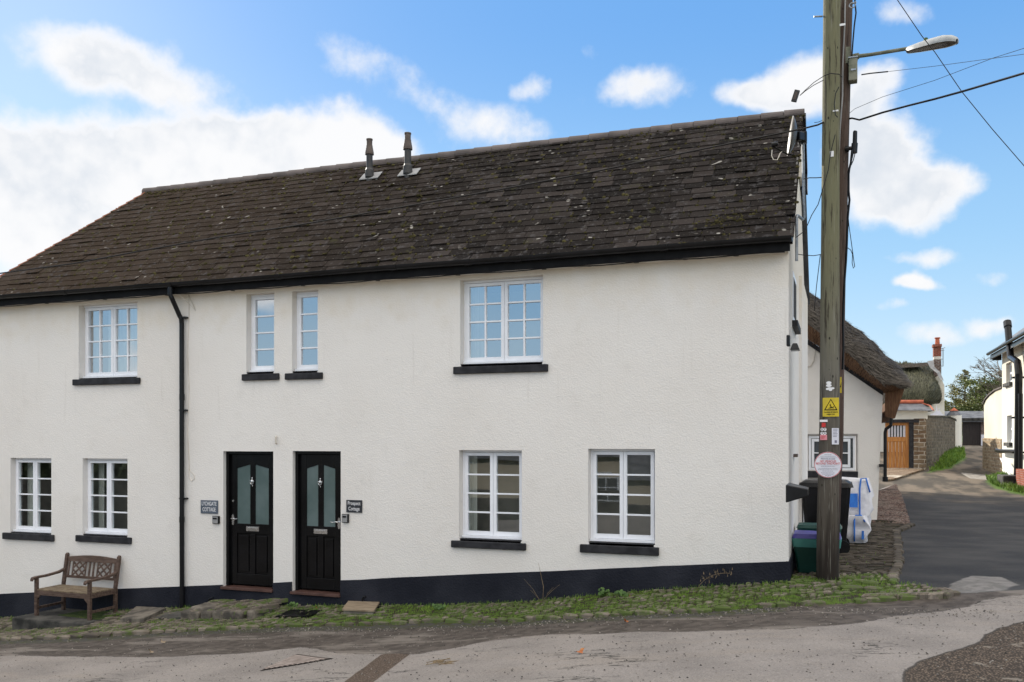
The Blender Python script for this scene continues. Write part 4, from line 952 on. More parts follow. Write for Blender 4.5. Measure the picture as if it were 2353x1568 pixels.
# hanging connector
q = PY(1828, 221, Y0-.1)
T = thing('cable_connector', q, 'small brown connector block hanging from two wires left of the pole', 'connector')
Mr = Matrix.Translation(q) @ Matrix.Rotation(R(18), 4, 'Y')
m = MB(); m.box(-.032, .032, -.02, .02, -.07, .07, Mr); m.build('block', 'flue', T, bevel=.004)
m = MB(); m.box(-.014, .014, -.024, -.02, -.05, .04, Mr); m.build('plate', 'flue_cap', T)
m = MB()
for dy in (0, 6): m.tube([PY(x, y+dy*f, Y0-.1) for x, y, f in ((1838,220,0),(1850,208,.3),(1870,190,1),(1893,175,1.5))], .0045, 6)
m.tube([PY(x, y, Y0-.15) for x, y in ((1893,175),(1908,169),(1928,171),(1935,178))], .006, 6); m.build('wire', 'plastic', T)
# signs on the pole
PN = Vector((sA*.35-.0, -1, 0)).normalized(); PXd = Vector((-PN.y, PN.x, 0))*1.0
def psign(px, py, wpx, hpx, off, name, mat, label, bend=0, cat='sign', nv=None, th=.004):
    # position on the front of the green pole
    rr = float(np.interp(-py, [-1345, -1000, -600, 0], [prad[1], prad[3], prad[5], prad[8]]))
    p = PY(px, py, Y0); p = PY(px, py, Y0-rr-off)
    return p
sc_ = (Y0+D)/F/ray(1905, 900).y
def plate(name, px, py, w, h, mat, label, off=.004, Y=None, cat='sign', bev=.002):
    p = psign(px, py, 0, 0, off, 0, 0, 0) if Y is None else PY(px, py, Y)
    T = thing(name, p, label, cat); W, H = w*sc_, h*sc_
    m = MB(); m.box(p.x-W/2, p.x+W/2, p.y-.003, p.y, p.z-H/2, p.z+H/2); m.build('plate', mat, T, bevel=bev)
    return T, p, W, H
def decal(pts, mat, T, name, y, th=.0015): m = MB(); m.prism([(x, y, z) for x, z in pts], (0, -th, 0)); return m.build(name, mat, T)
T, p, W, H = plate('warning_sign', 1909, 936, 35, 43, 'yellow', 'yellow electrical warning sign with a triangle and figure on the front of the pole')
def tri(c, s, h): return [(c[0]-s, c[1]), (c[0]+s, c[1]), (c[0], c[1]+h)]
yb = p.y-.0035; bz = p.z-H*.17
o1, i1 = tri((p.x, bz), W*.42, H*.62), tri((p.x, bz+.012), W*.42-.018, H*.62-.029)
m = MB(); m.add([(x, yb, z) for x, z in o1+i1], [(0, 1, 4, 3), (1, 2, 5, 4), (2, 0, 3, 5)]); m.build('triangle', 'inkblack', T)
m = MB()
for a, c, w_ in (((-.012, .075), (.002, .062), .006), ((.002, .062), (-.010, .060), .005), ((-.010, .060), (.004, .042), .006), ((-.004, .036), (.024, .034), .008), ((-.004, .036), (-.024, .022), .006), ((.01, .036), (-.004, .024), .006), ((.024, .036), (.028, .02), .006), ((.0, .036), (.012, .045), .006)):
    m.bar((p.x+a[0], yb-.001, bz+a[1]), (p.x+c[0], yb-.001, bz+c[1]), .003, w_, Vector((0, 0, 1)))
m.disc((p.x+.03, yb, bz+.042), .006, (0, -1, 0), 10, .002); m.build('figure', 'inkblack', T)
text('DANGER OF DEATH', .022, 'inkblack', (p.x, yb, p.z-H*.27), (1, 0, 0), (0, -1, 0), T, width=W*.84, off=.0006)
text('KEEP OFF', .022, 'inkblack', (p.x, yb, p.z-H*.39), (1, 0, 0), (0, -1, 0), T, width=W*.5, off=.0006)
T, p, W, H = plate('warning_sign', 1930.5, 885, 6.5, 37, 'yellow', 'narrow sliver of a second yellow warning sign on the right edge of the dark pole', Y=Y2-.10)
decal([(p.x-.002, p.z-.03), (p.x+.012, p.z-.03), (p.x+.014, p.z+.04)], 'inkblack', T, 'triangle', p.y-.0035)
# three white blobs
p = psign(1907, 890, 0, 0, .006, 0, 0, 0)
m = MB()
for dx, dz, rx, rz in ((-.012, .052, .03, .018), (-.012, .02, .032, .018), (.0, -.018, .036, .017), (-.03, -.022, .016, .014), (.03, -.014, .022, .012), (.006, -.036, .02, .010)):
    m.disc((p.x+dx, p.y+.002*rnd.random(), p.z+dz), rx, (0, -1, 0), 16, .003, rz)
tag(m.build('sticker', 'letter'), 'three stacked peeling white stickers above the yellow warning sign', 'sticker')
T, p, W, H = plate('label_strip', 1892.5, 967.5, 17, 5, 'letter', 'thin white label strip just under the yellow warning sign', cat='label')
T, p, W, H = plate('marker_plate', 1892.5, 977, 8.5, 10, 'red', 'small red square marker on the pole', cat='marker')
for ch, px, py, lab in (('D', 1889, 987, 'first disc of the upper row, lettered D'), ('P', 1895.5, 987, 'second disc of the upper row, lettered P'), ('9', 1889, 996, 'first disc of the lower row, numbered 9'), ('0', 1895.5, 996, 'second disc of the lower row, numbered 0')):
    p = psign(px, py, 0, 0, .004, 0, 0, 0); T = thing('marker_disc', p, 'small round white disc on the pole, '+lab, 'marker', 'lettered discs on the pole')
    m = MB(); m.disc(p, .0185, (0, -1, 0), 18, .003); m.build('plate', 'letter', T); text(ch, .03, 'inkblack', p+Vector((0, -.0035, 0)), (1, 0, 0), (0, -1, 0), T, off=.0005)
T, p, W, H = plate('marker_plate', 1892.5, 1005.5, 15, 12, 'pink', 'faded pink square label below the lettered discs', cat='marker')
m = MB()
for k in range(3): m.box(p.x-W*.35, p.x+W*(.3-.1*k), p.y-.005, p.y-.0035, p.z+H*(.2-.2*k), p.z+H*(.27-.2*k))
m.build('print', 'red', T)
T, p, W, H = plate('notice', 1919.5, 1003, 15, 37, 'signwhite', 'tall narrow white notice on the right side of the pole', cat='notice')
m = MB()
for k in range(6): m.box(p.x-W*.32, p.x+W*(.32-.05*(k % 3)), p.y-.005, p.y-.0035, p.z+H*(.42-.09*k), p.z+H*(.45-.09*k))
m.box(p.x-W*.1, p.x+W*.22, p.y-.005, p.y-.0035, p.z-H*.4, p.z-H*.24); m.build('print', 'ink', T)
T, p, W, H = plate('label_strip', 1911.5, 354, 8, 13, 'letter', 'small white rectangular tag high on the green pole level with the antenna', cat='label')
T, p, W, H = plate('label_strip', 1920, 255, 12, 3.5, 'letter', 'thin white tag on the green pole above the roof ridge level', cat='label')
T, p, W, H = plate('label_strip', 1936, 57, 12, 5, 'letter', 'thin tilted white tag near the top between the poles', Y=Y0-.16, cat='label')
# round sign
p = psign(1902.5, 1068.5, 0, 0, .012, 0, 0, 0); RR = 29.5*sc_
T = thing('round_sign', p, 'round white sign with red lettering NO VEHICLES BEYOND THIS POINT on the pole', 'sign')
m = MB(); m.disc(p, RR, (0, -1, 0), 48, .004); m.build('plate', 'signwhite', T)
m = MB(); n = 48
ring = [[(p.x+math.cos(2*math.pi*k/n)*r_, p.y-.005, p.z+math.sin(2*math.pi*k/n)*r_) for k in range(n+1)] for r_ in (RR*.985, RR*.945)]
m.grid(ring); m.build('border', 'red', T)
def tl(s, dz, size, w_, mat): text(s, size, mat, (p.x, p.y-.0045, p.z+dz*RR), (1, 0, 0), (0, -1, 0), T, width=RR*2*w_, off=.0005)
tl('PRIVATE ACCESS', .46, .028, .52, 'ink'); tl('NO VEHICLES', .27, .034, .58, 'red'); tl('BEYOND THIS POINT', .09, .034, .86, 'red')
m = MB()
for dz, w_ in ((.78, .25), (.66, .55), (-.12, .5), (-.28, .68), (-.38, .72), (-.48, .4), (-.62, .5), (-.72, .42), (-.82, .2)):
    x = -w_
    while x < w_:
        l = rnd.uniform(.05, .13); m.box(p.x+x*RR, p.x+min(x+l, w_)*RR, p.y-.0055, p.y-.0042, p.z+dz*RR-.0022, p.z+dz*RR+.0022); x += l+.03
m.box(p.x-RR*.8, p.x+RR*.8, p.y-.0055, p.y-.0042, p.z-.02*RR-.001, p.z-.02*RR+.0005); m.box(p.x-RR*.7, p.x+RR*.7, p.y-.0055, p.y-.0042, p.z+.58*RR-.0008, p.z+.58*RR+.0008)
m.build('small_print', 'ink', T)
for dz in (.93, -.9): m = MB(); m.disc((p.x, p.y-.004, p.z+dz*RR), .004, (0, -1, 0), 8, .003); m.build('screw', 'steel', T)
# ------------------------------------------------------------------ bins and bags by the gable
def rbox(mb, cx, cy, z0, z1, w0, d0, w1, d1, r=.04, n=5, bulge=0, nz=2, jit=0):
    rows = []
    for k in range(nz+1):
        f = k/nz; w_ = w0+(w1-w0)*f+bulge*math.sin(math.pi*f); d_ = d0+(d1-d0)*f+bulge*math.sin(math.pi*f); z = z0+(z1-z0)*f; row = []
        for qx, qy, a0 in ((1, 1, 0), (-1, 1, 90), (-1, -1, 180), (1, -1, 270)):
            for i in range(n+1):
                a = R(a0+90*i/n); x = cx+qx*(w_/2-r)+math.cos(a)*r; y = cy+qy*(d_/2-r)+math.sin(a)*r
                if jit: nn = noise.noise(Vector((x*5, y*5, z*5)))*jit; x += nn; y += nn
                row.append((x, y, z+(noise.noise(Vector((x*4, y*4, 1)))*jit if jit else 0)))
        row.append(row[0]); rows.append(row)
    mb.grid(rows); mb.poly(rows[0][:-1]); mb.poly(rows[-1][:-1]); return rows
bc = PY(1899, 1275, 3.0); bcx, bcy = PY(1898, 1200, 2.95).x, 3.1; bz = g(bcx, bcy)+.03
T = thing('wheelie_bin', (bcx, bcy, bz), 'black wheelie bin standing behind the poles', 'wheelie bin')
m = MB(); rbox(m, bcx, bcy, bz+.07, bz+.98, .56, .46, .70, .56, .05); m.build('body', 'plastic', T, smooth=False)
m = MB(); rbox(m, bcx, bcy, bz+.985, bz+1.05, .78, .64, .74, .58, .06); rbox(m, bcx, bcy, bz+1.05, bz+1.085, .72, .56, .60, .45, .06)
m.tube([(bcx-.42, bcy-.2, bz+1.0), (bcx-.42, bcy+.2, bz+1.0)], .02, 8); m.build('lid', 'plastic', T)
for s in (-1, 1): m = MB(); m.tube([(bcx+.24, bcy+s*.26, bz+.1), (bcx+.24, bcy+s*.31, bz+.1)], .10, 20); m.build('wheel', 'inkblack', T)
q = PY(1876, 1325, .75); qz = g(q.x, .85)+.03; qx, qy = q.x+.0, .92
T = thing('recycling_box', (qx, qy, qz), 'dark green recycling box with pale rim and purple lid beside the pole foot', 'recycling box')
m = MB(); rbox(m, qx, qy, qz, qz+.33, .46, .34, .56, .42, .04); m.build('tub', 'green', T)
m = MB(); rbox(m, qx, qy, qz+.33, qz+.44, .58, .44, .61, .47, .05); m.build('rim', 'teal', T)
m = MB(); rbox(m, qx, qy, qz+.441, qz+.50, .59, .45, .56, .42, .05, 5, 0, 2, .02); m.build('lid', 'purple', T)
m = MB(); m.tube([(qx-.24, qy-.22, qz+.45), (qx-.24, qy-.235, qz+.48)], .012, 8)
q3 = (qx+.02, qy+.55); qz3 = g(*q3)+.03
T = thing('recycling_box', (q3[0], q3[1], qz3), 'second dark green box tucked against the wall behind the purple lidded one', 'recycling box')
m = MB(); rbox(m, q3[0], q3[1], qz3, qz3+.52, .48, .34, .56, .42, .04); m.build('tub', 'green', T)
m = MB(); rbox(m, q3[0], q3[1], qz3+.52, qz3+.56, .58, .44, .54, .40, .05); m.build('lid', 'green', T)
def bag(cx, cy, w_, h, lab, straps, printed):
    z0 = g(cx, cy)+.02; T = thing('builders_bag', (cx, cy, z0), lab, 'bag', None)
    m = MB(); rows = rbox(m, cx, cy, z0, z0+h, w_*.85, w_*.8, w_*.95, w_*.85, .12*w_, 6, .16*w_, 12, .09)
    m.build('sack', 'bag', T, smooth=True)
    s = MB()
    for sx in straps:
        x = cx+sx*w_
        s.tube([(x, cy-w_*.50, z0+.05), (x, cy-w_*.56, z0+h*.4), (x, cy-w_*.50, z0+h*.85), (x+.02, cy-w_*.46, z0+h*1.02), (x+.10, cy-w_*.46, z0+h*1.03), (x+.16, cy-w_*.5, z0+h*.80)], .015, 6)
    s.build('strap', 'bluestrap', T, smooth=True)
    for (a, c, e, f_, mt) in printed:
        pr = MB(); pr.box(cx+a*w_, cx+c*w_, cy-w_*.60, cy-w_*.585, z0+e*h, z0+f_*h); pr.build('print', 'bluestrap', T)
    return T
b1 = PG(1940, 1243); 
bag(b1.x+.02, b1.y+.35, .80, 1.02, 'tall white bulk bag with blue straps slumped behind the wheelie bin', (.28, -.3), [(.08, .24, .55, .78, 0), (.1, .24, .1, .14, 0)])
b2 = PG(1955, 1250)
T = bag(b2.x-.02, b2.y+.05, .60, .46, 'low bulging white bulk bag on the cobbles in front of the tall bag', (.12,), [(.30, .36, .2, .5, 0)])
# ------------------------------------------------------------------ bench on its slab
SZ = -1.03
def gpv(x, y, Z): return PZ(x, y, Z)
T = thing('slab_step', (-11.3, -.5, g(-11.3, -.5)), 'raised dark concrete slab under the bench', 'slab')
m = MB(); m.prism([(-12.15, -.92, -1.5), (-11.2, -.90, -1.5), (-10.72, -.86, -1.5), (-10.50, -.55, -1.5), (-10.6, -.03, -1.5), (-12.1, -.03, -1.5)], (0, 0, 1.5+SZ)); m.build('block', 'concrete_dark', T, bevel=.02)
m = MB(); m.prism([(-11.6, -.55, SZ-.001), (-10.75, -.62, SZ-.001), (-10.62, -.45, SZ-.001), (-10.7, -.06, SZ-.001), (-11.5, -.05, SZ-.001)], (0, 0, .008)); m.build('moss', 'slab_moss', T)
bx0_, bx1_, by0, by1 = -11.93, -10.80, -.70, -.13
T = thing('bench', ((bx0_+bx1_)/2, -.4, SZ), 'weathered brown wooden garden bench with lattice backrest against the white wall', 'bench')
lw = .05
def rake(z): return by1+ (z-.42)*.16 if z > .42 else by1
m = MB()
for k in range(6):
    y = by0+.01+k*.083; m.box(bx0_+.01, bx1_-.01, y, y+.07, SZ+.400, SZ+.420)
m.build('seat', 'benchseat', T, bevel=.004)
m = MB(); m.box(bx0_+lw, bx1_-lw, by0+.0, by0+.028, SZ+.33, SZ+.398); m.box(bx0_+lw, bx1_-lw, by1-.03, by1, SZ+.33, SZ+.398)
for x in (bx0_, bx1_-.03): m.box(x+.005, x+.03, by0+lw, by1-.03, SZ+.33, SZ+.398); m.box(x+.005, x+.03, by0+lw, by1-.03, SZ+.10, SZ+.14)
for s, x in ((1, bx0_+lw), (-1, bx1_-lw)): m.prism([(x, by0+.002, SZ+.33), (x+s*.07, by0+.002, SZ+.33), (x+s*.05, by0+.002, SZ+.30), (x, by0+.002, SZ+.26)], (0, .024, 0))
m.build('seat_frame', 'bench', T, bevel=.003)
for x in (bx0_, bx1_-lw):
    m = MB(); m.box(x, x+lw, by0, by0+lw, SZ, SZ+.59); m.build('leg', 'bench', T, bevel=.004)
    m = MB(); m.box(x, x+lw, by1-lw, by1, SZ, SZ+.42)
    m.prism([(x, by1-lw, SZ+.42), (x, by1, SZ+.42), (x, by1+.08, SZ+.90), (x, by1+.06, SZ+.925), (x, by1+.03, SZ+.90)], (lw, 0, 0)); m.build('leg', 'bench', T, bevel=.004)
    m = MB(); pts = [(by0-.07, .585), (by0-.05, .612), (by0+.03, .622), (by0+.2, .622), (by1-.12, .645), (by1+.0, .68)]
    m.prism([(x-.005, y, SZ+z) for y, z in pts]+[(x-.005, y, SZ+z-.035) for y, z in pts[::-1]], (lw+.01, 0, 0)); m.build('armrest', 'bench', T, bevel=.004)
def bk(x, z, o=0): return Vector((x, by1-.03+(z-.42)*.165+o, SZ+z))
m = MB(); n = 12
top_ = [(bx0_+lw+(bx1_-bx0_-2*lw)*i/n, .86+.035*math.sin(math.pi*i/n)) for i in range(n+1)]
m.add([bk(x, z) for x, z in top_]+[bk(x, .79) for x, z in top_]+[bk(x, z, .028) for x, z in top_]+[bk(x, .79, .028) for x, z in top_],
      [(i, i+1, n+2+i, n+1+i) for i in range(n)]+[(2*n+2+i, 2*n+3+i, 3*n+4+i, 3*n+3+i) for i in range(n)]+[(i, i+1, 2*n+3+i, 2*n+2+i) for i in range(n)]+[(n+1+i, n+2+i, 3*n+4+i, 3*n+3+i) for i in range(n)])
m.bar(bk(bx0_+lw, .545, .012), bk(bx1_-lw, .545, .012), .025, .04)
xw = bx1_-bx0_-2*lw
for f in (.04, .12, .38, .46, .54, .62, .88, .96): m.bar(bk(bx0_+lw+xw*f, .56, .012), bk(bx0_+lw+xw*f, .80, .012), .032 if f not in (.12, .38, .62, .88) else .022, .014, Vector((0, 1, 0)))
for c0, c1 in ((.12, .38), (.62, .88)):
    xa, xb = bx0_+lw+xw*c0, bx0_+lw+xw*c1; dxx = xb-xa
    for a, c in (((0, .56), (1, .79)), ((1, .56), (0, .79)), ((0, .675), (.5, .79)), ((.5, .79), (1, .675)), ((0, .675), (.5, .56)), ((.5, .56), (1, .675))):
        m.bar(bk(xa+dxx*a[0], a[1], .008), bk(xa+dxx*c[0], c[1], .008), .026, .012, Vector((0, 1, 0)))
m.build('backrest', 'bench', T, bevel=.002)
# stepping slabs, drain, mound, mat, lidded step
def slabpoly(px, top, depth, mat, name, label, cat, bev=.01):
    c = [PG(x, y, top) for x, y in px]; zt = max(p.z for p in c)
    m = MB(); m.prism([(p.x, p.y, p.z) for p in c], (0, 0, -depth)); return tag(m.build(name, mat, None, bevel=bev), label, cat)
slabpoly([(276,1421),(330,1421),(382,1396),(313,1393)], .10, .25, 'slabgrey', 'stepping_slab', 'flat grey slab leaning between the bench platform and the downpipe', 'slab')
slabpoly([(352,1420),(415,1422),(440,1412),(410,1404),(380,1409)], .05, .2, 'concrete_dark', 'drain_surround', 'small concrete drain surround at the foot of the downpipe', 'drain')
mm = MB(); c = PG(538, 1415); T = thing('stone_step', (c.x, -.35, c.z), 'low raised step of thin stones set on edge below the left door', 'step')
for k in range(110):
    x = c.x-.62+rnd.uniform(0, 1.25); y = -.02-rnd.uniform(0, .62); h = .13*(1-max(0, (-y-.5))*1.2)
    stone(mm, (x, y, g(x, y)+h), rnd.uniform(.14, .26), rnd.uniform(.03, .05), .025, ang+rnd.uniform(-.2, .2))
mm.build('cobbles', 'pstone', T)
mm = MB()
for x, l in ((c.x-.55, .34), (c.x-.26, .2), (c.x-.06, .2), (c.x+.2, .38), (c.x+.52, .16)):
    y = -.64; mm.box(x-l/2, x+l/2-.01, y-.06, y+.10, g(x, y)-.05, g(x, y)+.145)
mm.box(c.x-.64, c.x+.6, -.58, -.02, g(c.x-.6, 0)-.1, g(c.x, -.3)+.12); mm.build('edging', 'slabgrey', T, bevel=.03)
mt = [PG(x, y, .045) for x, y in ((632,1418),(706,1419),(742,1404),(668,1402))]
T = thing('door_mat', mt[0], 'black ribbed rubber mat on the cobbles below the right door', 'mat')
m = MB(); m.prism(mt, (0, 0, -.02)); m.build('pad', 'plastic', T)
m = MB()
for k in range(14):
    f = (k+.5)/14; m.bar(mt[0].lerp(mt[1], f)+Vector((0, 0, .006)), mt[3].lerp(mt[2], f)+Vector((0, 0, .006)), .022, .012)
m.build('rib', 'plastic', T)
T = thing('access_step', PG(840, 1400), 'low step box with a pale board lid on the cobbles right of the doors', 'step')
tb = [PG(x, y, .10) for x, y in ((786,1402),(860,1403),(893,1373),(822,1373))]
m = MB(); zt = sum(p.z for p in tb)/4; tb = [Vector((p.x, min(p.y, -.03), p.z*.5+zt*.5)) for p in tb]; m.prism(tb, (0, 0, -.03)); m.build('lid', 'planks', T, bevel=.006)
cc = sum(tb, Vector())/4
m = MB(); m.prism([cc+(p-cc)*.93-Vector((0, 0, .032)) for p in tb], (0, 0, -.16)); m.build('box', 'concrete', T, bevel=.01)
q = tb[2]+Vector((.02, -.12, -.08)); m = MB(); m.tube([q+Vector((-.1, 0, 0)), q+Vector((.06, -.01, 0))], .05, 14); tag(m.build('pipe', 'plastic'), 'stub of black pipe poking out beside the board covered step', 'pipe')
# manhole cover in the road, triangular
tri_ = [PG(x, y, .015) for x, y in ((596,1540),(684,1500.5),(767,1510))]
T = thing('manhole_cover', tri_[0], 'triangular ribbed iron manhole cover set in the road', 'manhole cover')
cc = sum(tri_, Vector())/3
def drape(pts3, dz, nn=14):
    mm_ = MB(); ix = {}
    for i in range(nn+1):
        for j in range(nn+1-i):
            q = pts3[0]+(pts3[1]-pts3[0])*(i/nn)+(pts3[2]-pts3[0])*(j/nn); ix[(i, j)] = len(mm_.v); mm_.v.append((q.x, q.y, g(q.x, q.y)+dz+.006*math.sin(q.x*1.7+q.y*.9)*math.cos(q.y*1.3)))
    for i in range(nn):
        for j in range(nn-i):
            mm_.f.append((ix[(i, j)], ix[(i+1, j)], ix[(i, j+1)]))
            if j < nn-i-1: mm_.f.append((ix[(i+1, j)], ix[(i+1, j+1)], ix[(i, j+1)]))
    return mm_
drape(tri_, .005).build('frame', 'inkblack', T)
inn = [cc+(p-cc)*.93 for p in tri_]; drape(inn, .009).build('plate', 'iron', T)
m = MB(); n = 13
for i in range(n):
    for j in range(n-i):
        u, v = (i+.5)/(n+.5), (j+.5)/(n+.5)
        if u+v > .96: continue
        q = inn[0]+(inn[1]-inn[0])*u+(inn[2]-inn[0])*v; q.z = g(q.x, q.y)+.013+.006*math.sin(q.x*1.7+q.y*.9)*math.cos(q.y*1.3); m.box(q.x-.019, q.x+.019, q.y-.019, q.y+.019, q.z-.003, q.z+.003)
m.build('stud', 'ironworn', T)
# grating on the corner channel
q0, q1 = PG(1990, 1369, .03), PG(2150, 1366, .03); m = MB()
T = thing('drain_grate', q0, 'rusty iron grate bars across the corner gully', 'grate')
for s in (-.07, .07): m.bar(q0+Vector((0, s, 0)), q1+Vector((0, s, 0)), .02, .02)
for k in range(14): c = q0.lerp(q1, k/13); m.bar(c+Vector((0, -.07, -.004)), c+Vector((.05, .07, -.004)), .03, .012)
m.build('bars', 'bark', T)
# leaves and weeds
def leaf(px, py, s, lab, mat='leafdead'):
    c = PG(px, py, .018); m = MB(); a0 = rnd.uniform(0, 6); vs = []
    for k in range(10):
        a = a0+2*math.pi*k/10; r_ = s*(1 if k % 2 == 0 else .55); vs.append((c.x+math.cos(a)*r_, c.y+math.sin(a)*r_*.8, c.z+.008*math.sin(a*2)+(.03 if k in (2, 3) else .004)))
    vs.append((c.x, c.y, c.z+.012)); m.add(vs, [(k, (k+1) % 10, 10) for k in range(10)]); tag(m.build('fallen_leaf', mat), lab, 'leaf', 'fallen leaves')
leaf(1332,1499,.05,'orange leaf lying alone in the middle of the road'); leaf(375,1476,.05,'pale leaf on the road edge below the drain surround','planks'); leaf(348,1499,.04,'pale leaf on the road below the other pale leaf','planks')
leaf(1443,1373,.045,'orange leaf against the plinth right of the leafy weed'); leaf(1439,1429,.03,'red leaf at the road edge under the nearest ground floor window'); leaf(730,1400,.035,'brown leaf on the black mat'); leaf(770,1402,.045,'brown leaf between the mat and the board covered step'); leaf(450,1400,.05,'orange leaf at the foot of the downpipe')
def weed(px, py, h, lab, kind='leafy'):
    c = PG(px, py, .03); c.y = min(c.y, -.04); T = thing('weed', c, lab, 'plant'); m = MB(); lf = MB()
    if kind == 'stem':
        m.tube([c, c+Vector((.01, 0, h*.4)), c+Vector((-.03, 0, h*.75)), c+Vector((-.06, 0, h))], [.004, .0035, .003, .0015], 5)
        for s, hh in ((-.25, .3), (-.16, .16), (.16, .22), (.25, .26)): m.tube([c+Vector((rnd.uniform(-.03, .03), -.02, 0)), c+Vector((s*.5, -.04, hh*.6)), c+Vector((s, -.03, hh))], [.0028, .002, .001], 4)
        m.build('stem', 'drystem', T); return
    if kind == 'fern':
        pts = [c+Vector((.02*k+.004*k*k, -.01, h*math.sin(min(1.6, k*.2)))) for k in range(9)]; m.tube(pts, .003, 5); m.build('stem', 'drystem', T)
        for p_ in pts[3:]:
            for _ in range(9): q = p_+Vector((rnd.gauss(0, .03), rnd.gauss(0, .02), rnd.gauss(0, .025))); blade(lf, q.x, q.y, q.z, .03, .006)
        lf.build('leaf', 'drystem', T); return
    for _ in range(26):
        a = rnd.uniform(0, 6.28); r_ = rnd.uniform(.01, .09); q = c+Vector((math.cos(a)*r_, math.sin(a)*r_*.5-.02, rnd.uniform(.02, h))); s = rnd.uniform(.012, .026)
        lf.disc(q, s, (rnd.uniform(-1, 1), -1, rnd.uniform(.2, 1.4)), 6, .001); m.tube([c, (c+q)/2+Vector((0, 0, .01)), q], .0018, 4)
    lf.build('leaf', 'weed', T); m.build('stem', 'weed', T)
weed(1247,1385,.52,'tall dry pale stem rising up the plinth between the two right ground floor windows','stem')
weed(1388,1372,.12,'leafy green weed at the plinth below the window nearest the pole'); weed(1428,1372,.08,'smaller green weed just right of the leafy one'); weed(1010,1400,.06,'tiny green weed at the wall foot right of the board covered step'); weed(675,1395,.07,'small green weed at the wall foot above the black mat')
weed(1598,1362,.26,'dry brown fern arching against the plinth near the corner','fern')
twg = MB(); c = PG(1003, 1524, .012)
for _ in range(16):
    a = rnd.uniform(-.4, .8); l = rnd.uniform(.05, .22); o_ = Vector((rnd.gauss(0, .06), rnd.gauss(0, .05), 0)); twg.tube([c+o_, c+o_+Vector((math.cos(a)*l*.5, math.sin(a)*l*.5, .02)), c+o_+Vector((math.cos(a+.5)*l, math.sin(a+.5)*l, .005))], .004, 4)
tag(twg.build('twigs', 'drystem'), 'little tangle of dry twigs on the road right of the trench patch', 'twigs')
# ------------------------------------------------------------------ thatched cottage behind
YT = 8.6
T = thing('thatched_cottage', (0, YT, 0), 'white cottage with overhanging brown thatch just behind the pole', 'house')
def Q(x, y, Y=YT): return PY(x, y, Y)
wx0, wx1, wz0, wz1 = rect(1858, 1966, 1002, 1081, YT); sxr = Q(2020, 1050).x
ox0, ox1, oz0, oz1 = wx0-.05, wx1+.05, wz0-.02, wz1+.04
apex = Q(1700, 680)
outl = [(-3.5, -.15), (Q(2014,1200).x, -.15), (Q(2029,905).x, Q(2029,903).z), (Q(1933,838).x, Q(1933,838).z), (Q(1850,782).x, Q(1850,782).z), (apex.x, apex.z), (-3.5, apex.z-.7)]
lp = [[Vector((x, z, 0)) for x, z in outl], [Vector((x, z, 0)) for x, z in ((ox0, oz0), (ox0, oz1), (ox1, oz1), (ox1, oz0))]]
fl_ = [v for l in lp for v in l]; m = MB(); m.add([(v.x, YT, v.y) for v in fl_], [tuple(t_) for t_ in tessellate_polygon(lp)])
m.poly([(outl[1][0], YT, outl[1][1]), (outl[1][0], YT+12, outl[1][1]), (outl[2][0], YT+12, outl[2][1]), (outl[2][0], YT, outl[2][1])])
iw = [(wx0, wz0), (wx0, wz1), (wx1, wz1), (wx1, wz0)]; ow = [(ox0, oz0), (ox0, oz1), (ox1, oz1), (ox1, oz0)]
for k in range(4):
    a, c = ow[k], ow[(k+1) % 4]; e_, f_ = iw[k], iw[(k+1) % 4]; m.poly([(a[0], YT, a[1]), (c[0], YT, c[1]), (f_[0], YT+.15, f_[1]), (e_[0], YT+.15, e_[1])])
m.build('wall', 'render', T)
m = MB(); rows = []
m = MB(); yw = YT+.08
fwid = .05
m.box(wx0, wx0+fwid, yw, yw+.06, wz0, wz1); m.box(wx1-fwid, wx1, yw, yw+.06, wz0, wz1); m.box(wx0+fwid, wx1-fwid, yw, yw+.06, wz0, wz0+fwid); m.box(wx0+fwid, wx1-fwid, yw, yw+.06, wz1-fwid, wz1)
wo = m.build('window', 'white', T, bevel=.004)
m = MB(); a0 = wx0+fwid+.01; a1 = wx1-fwid-.05
mid_ = (a0+a1)/2
for xa, xb in ((a0, mid_-.01), (mid_+.01, a1)):
    m.box(xa, xa+.05, yw-.02, yw+.03, wz0+.06, wz1-.06); m.box(xb-.05, xb, yw-.02, yw+.03, wz0+.06, wz1-.06); m.box(xa+.05, xb-.05, yw-.02, yw+.03, wz0+.06, wz0+.12); m.box(xa+.05, xb-.05, yw-.02, yw+.03, wz1-.12, wz1-.06); m.box(xa+.05, xb-.05, yw-.015, yw+.03, (wz0+wz1)/2-.012, (wz0+wz1)/2+.012)
m.build('casement', 'white', wo, bevel=.003)
m = MB(); m.box(wx0+.02, wx1-.02, yw+.045, yw+.05, wz0+.02, wz1-.02); m.build('pane', 'farpane', wo)
s0, s1_, s2, s3 = rect(1849, 1971.6, 1083, 1098.6, YT-.08); m = MB(); m.box(s0, s1_, YT-.09, YT+.16, s2, s3); m.build('sill', 'sill', wo, bevel=.015)
m = MB(); bb = [(1780,735),(1850,782),(1933,838),(2029,903)]
for a, c in zip(bb[:-1], bb[1:]): m.prism([Q(a[0], a[1]-6, YT-.04), Q(c[0], c[1]-6, YT-.04), Q(c[0], c[1]+6, YT-.04), Q(a[0], a[1]+6, YT-.04)], (0, .06, 0))
m.build('bargeboard', 'sill', T)
C0 = [(1700,560),(1770,608),(1850,664),(1900,705),(1961,753),(2004,787),(2052,832),(2076,862),(2084,880)]
C1 = [(1700,640),(1770,690),(1850,742),(1900,780),(1940,810),(1975,838),(2028,876),(2055,886),(2080,888)]
C2 = [(1700,672),(1770,722),(1850,775),(1900,808),(1940,836),(1975,860),(2014,886),(2030,897),(2034,900)]
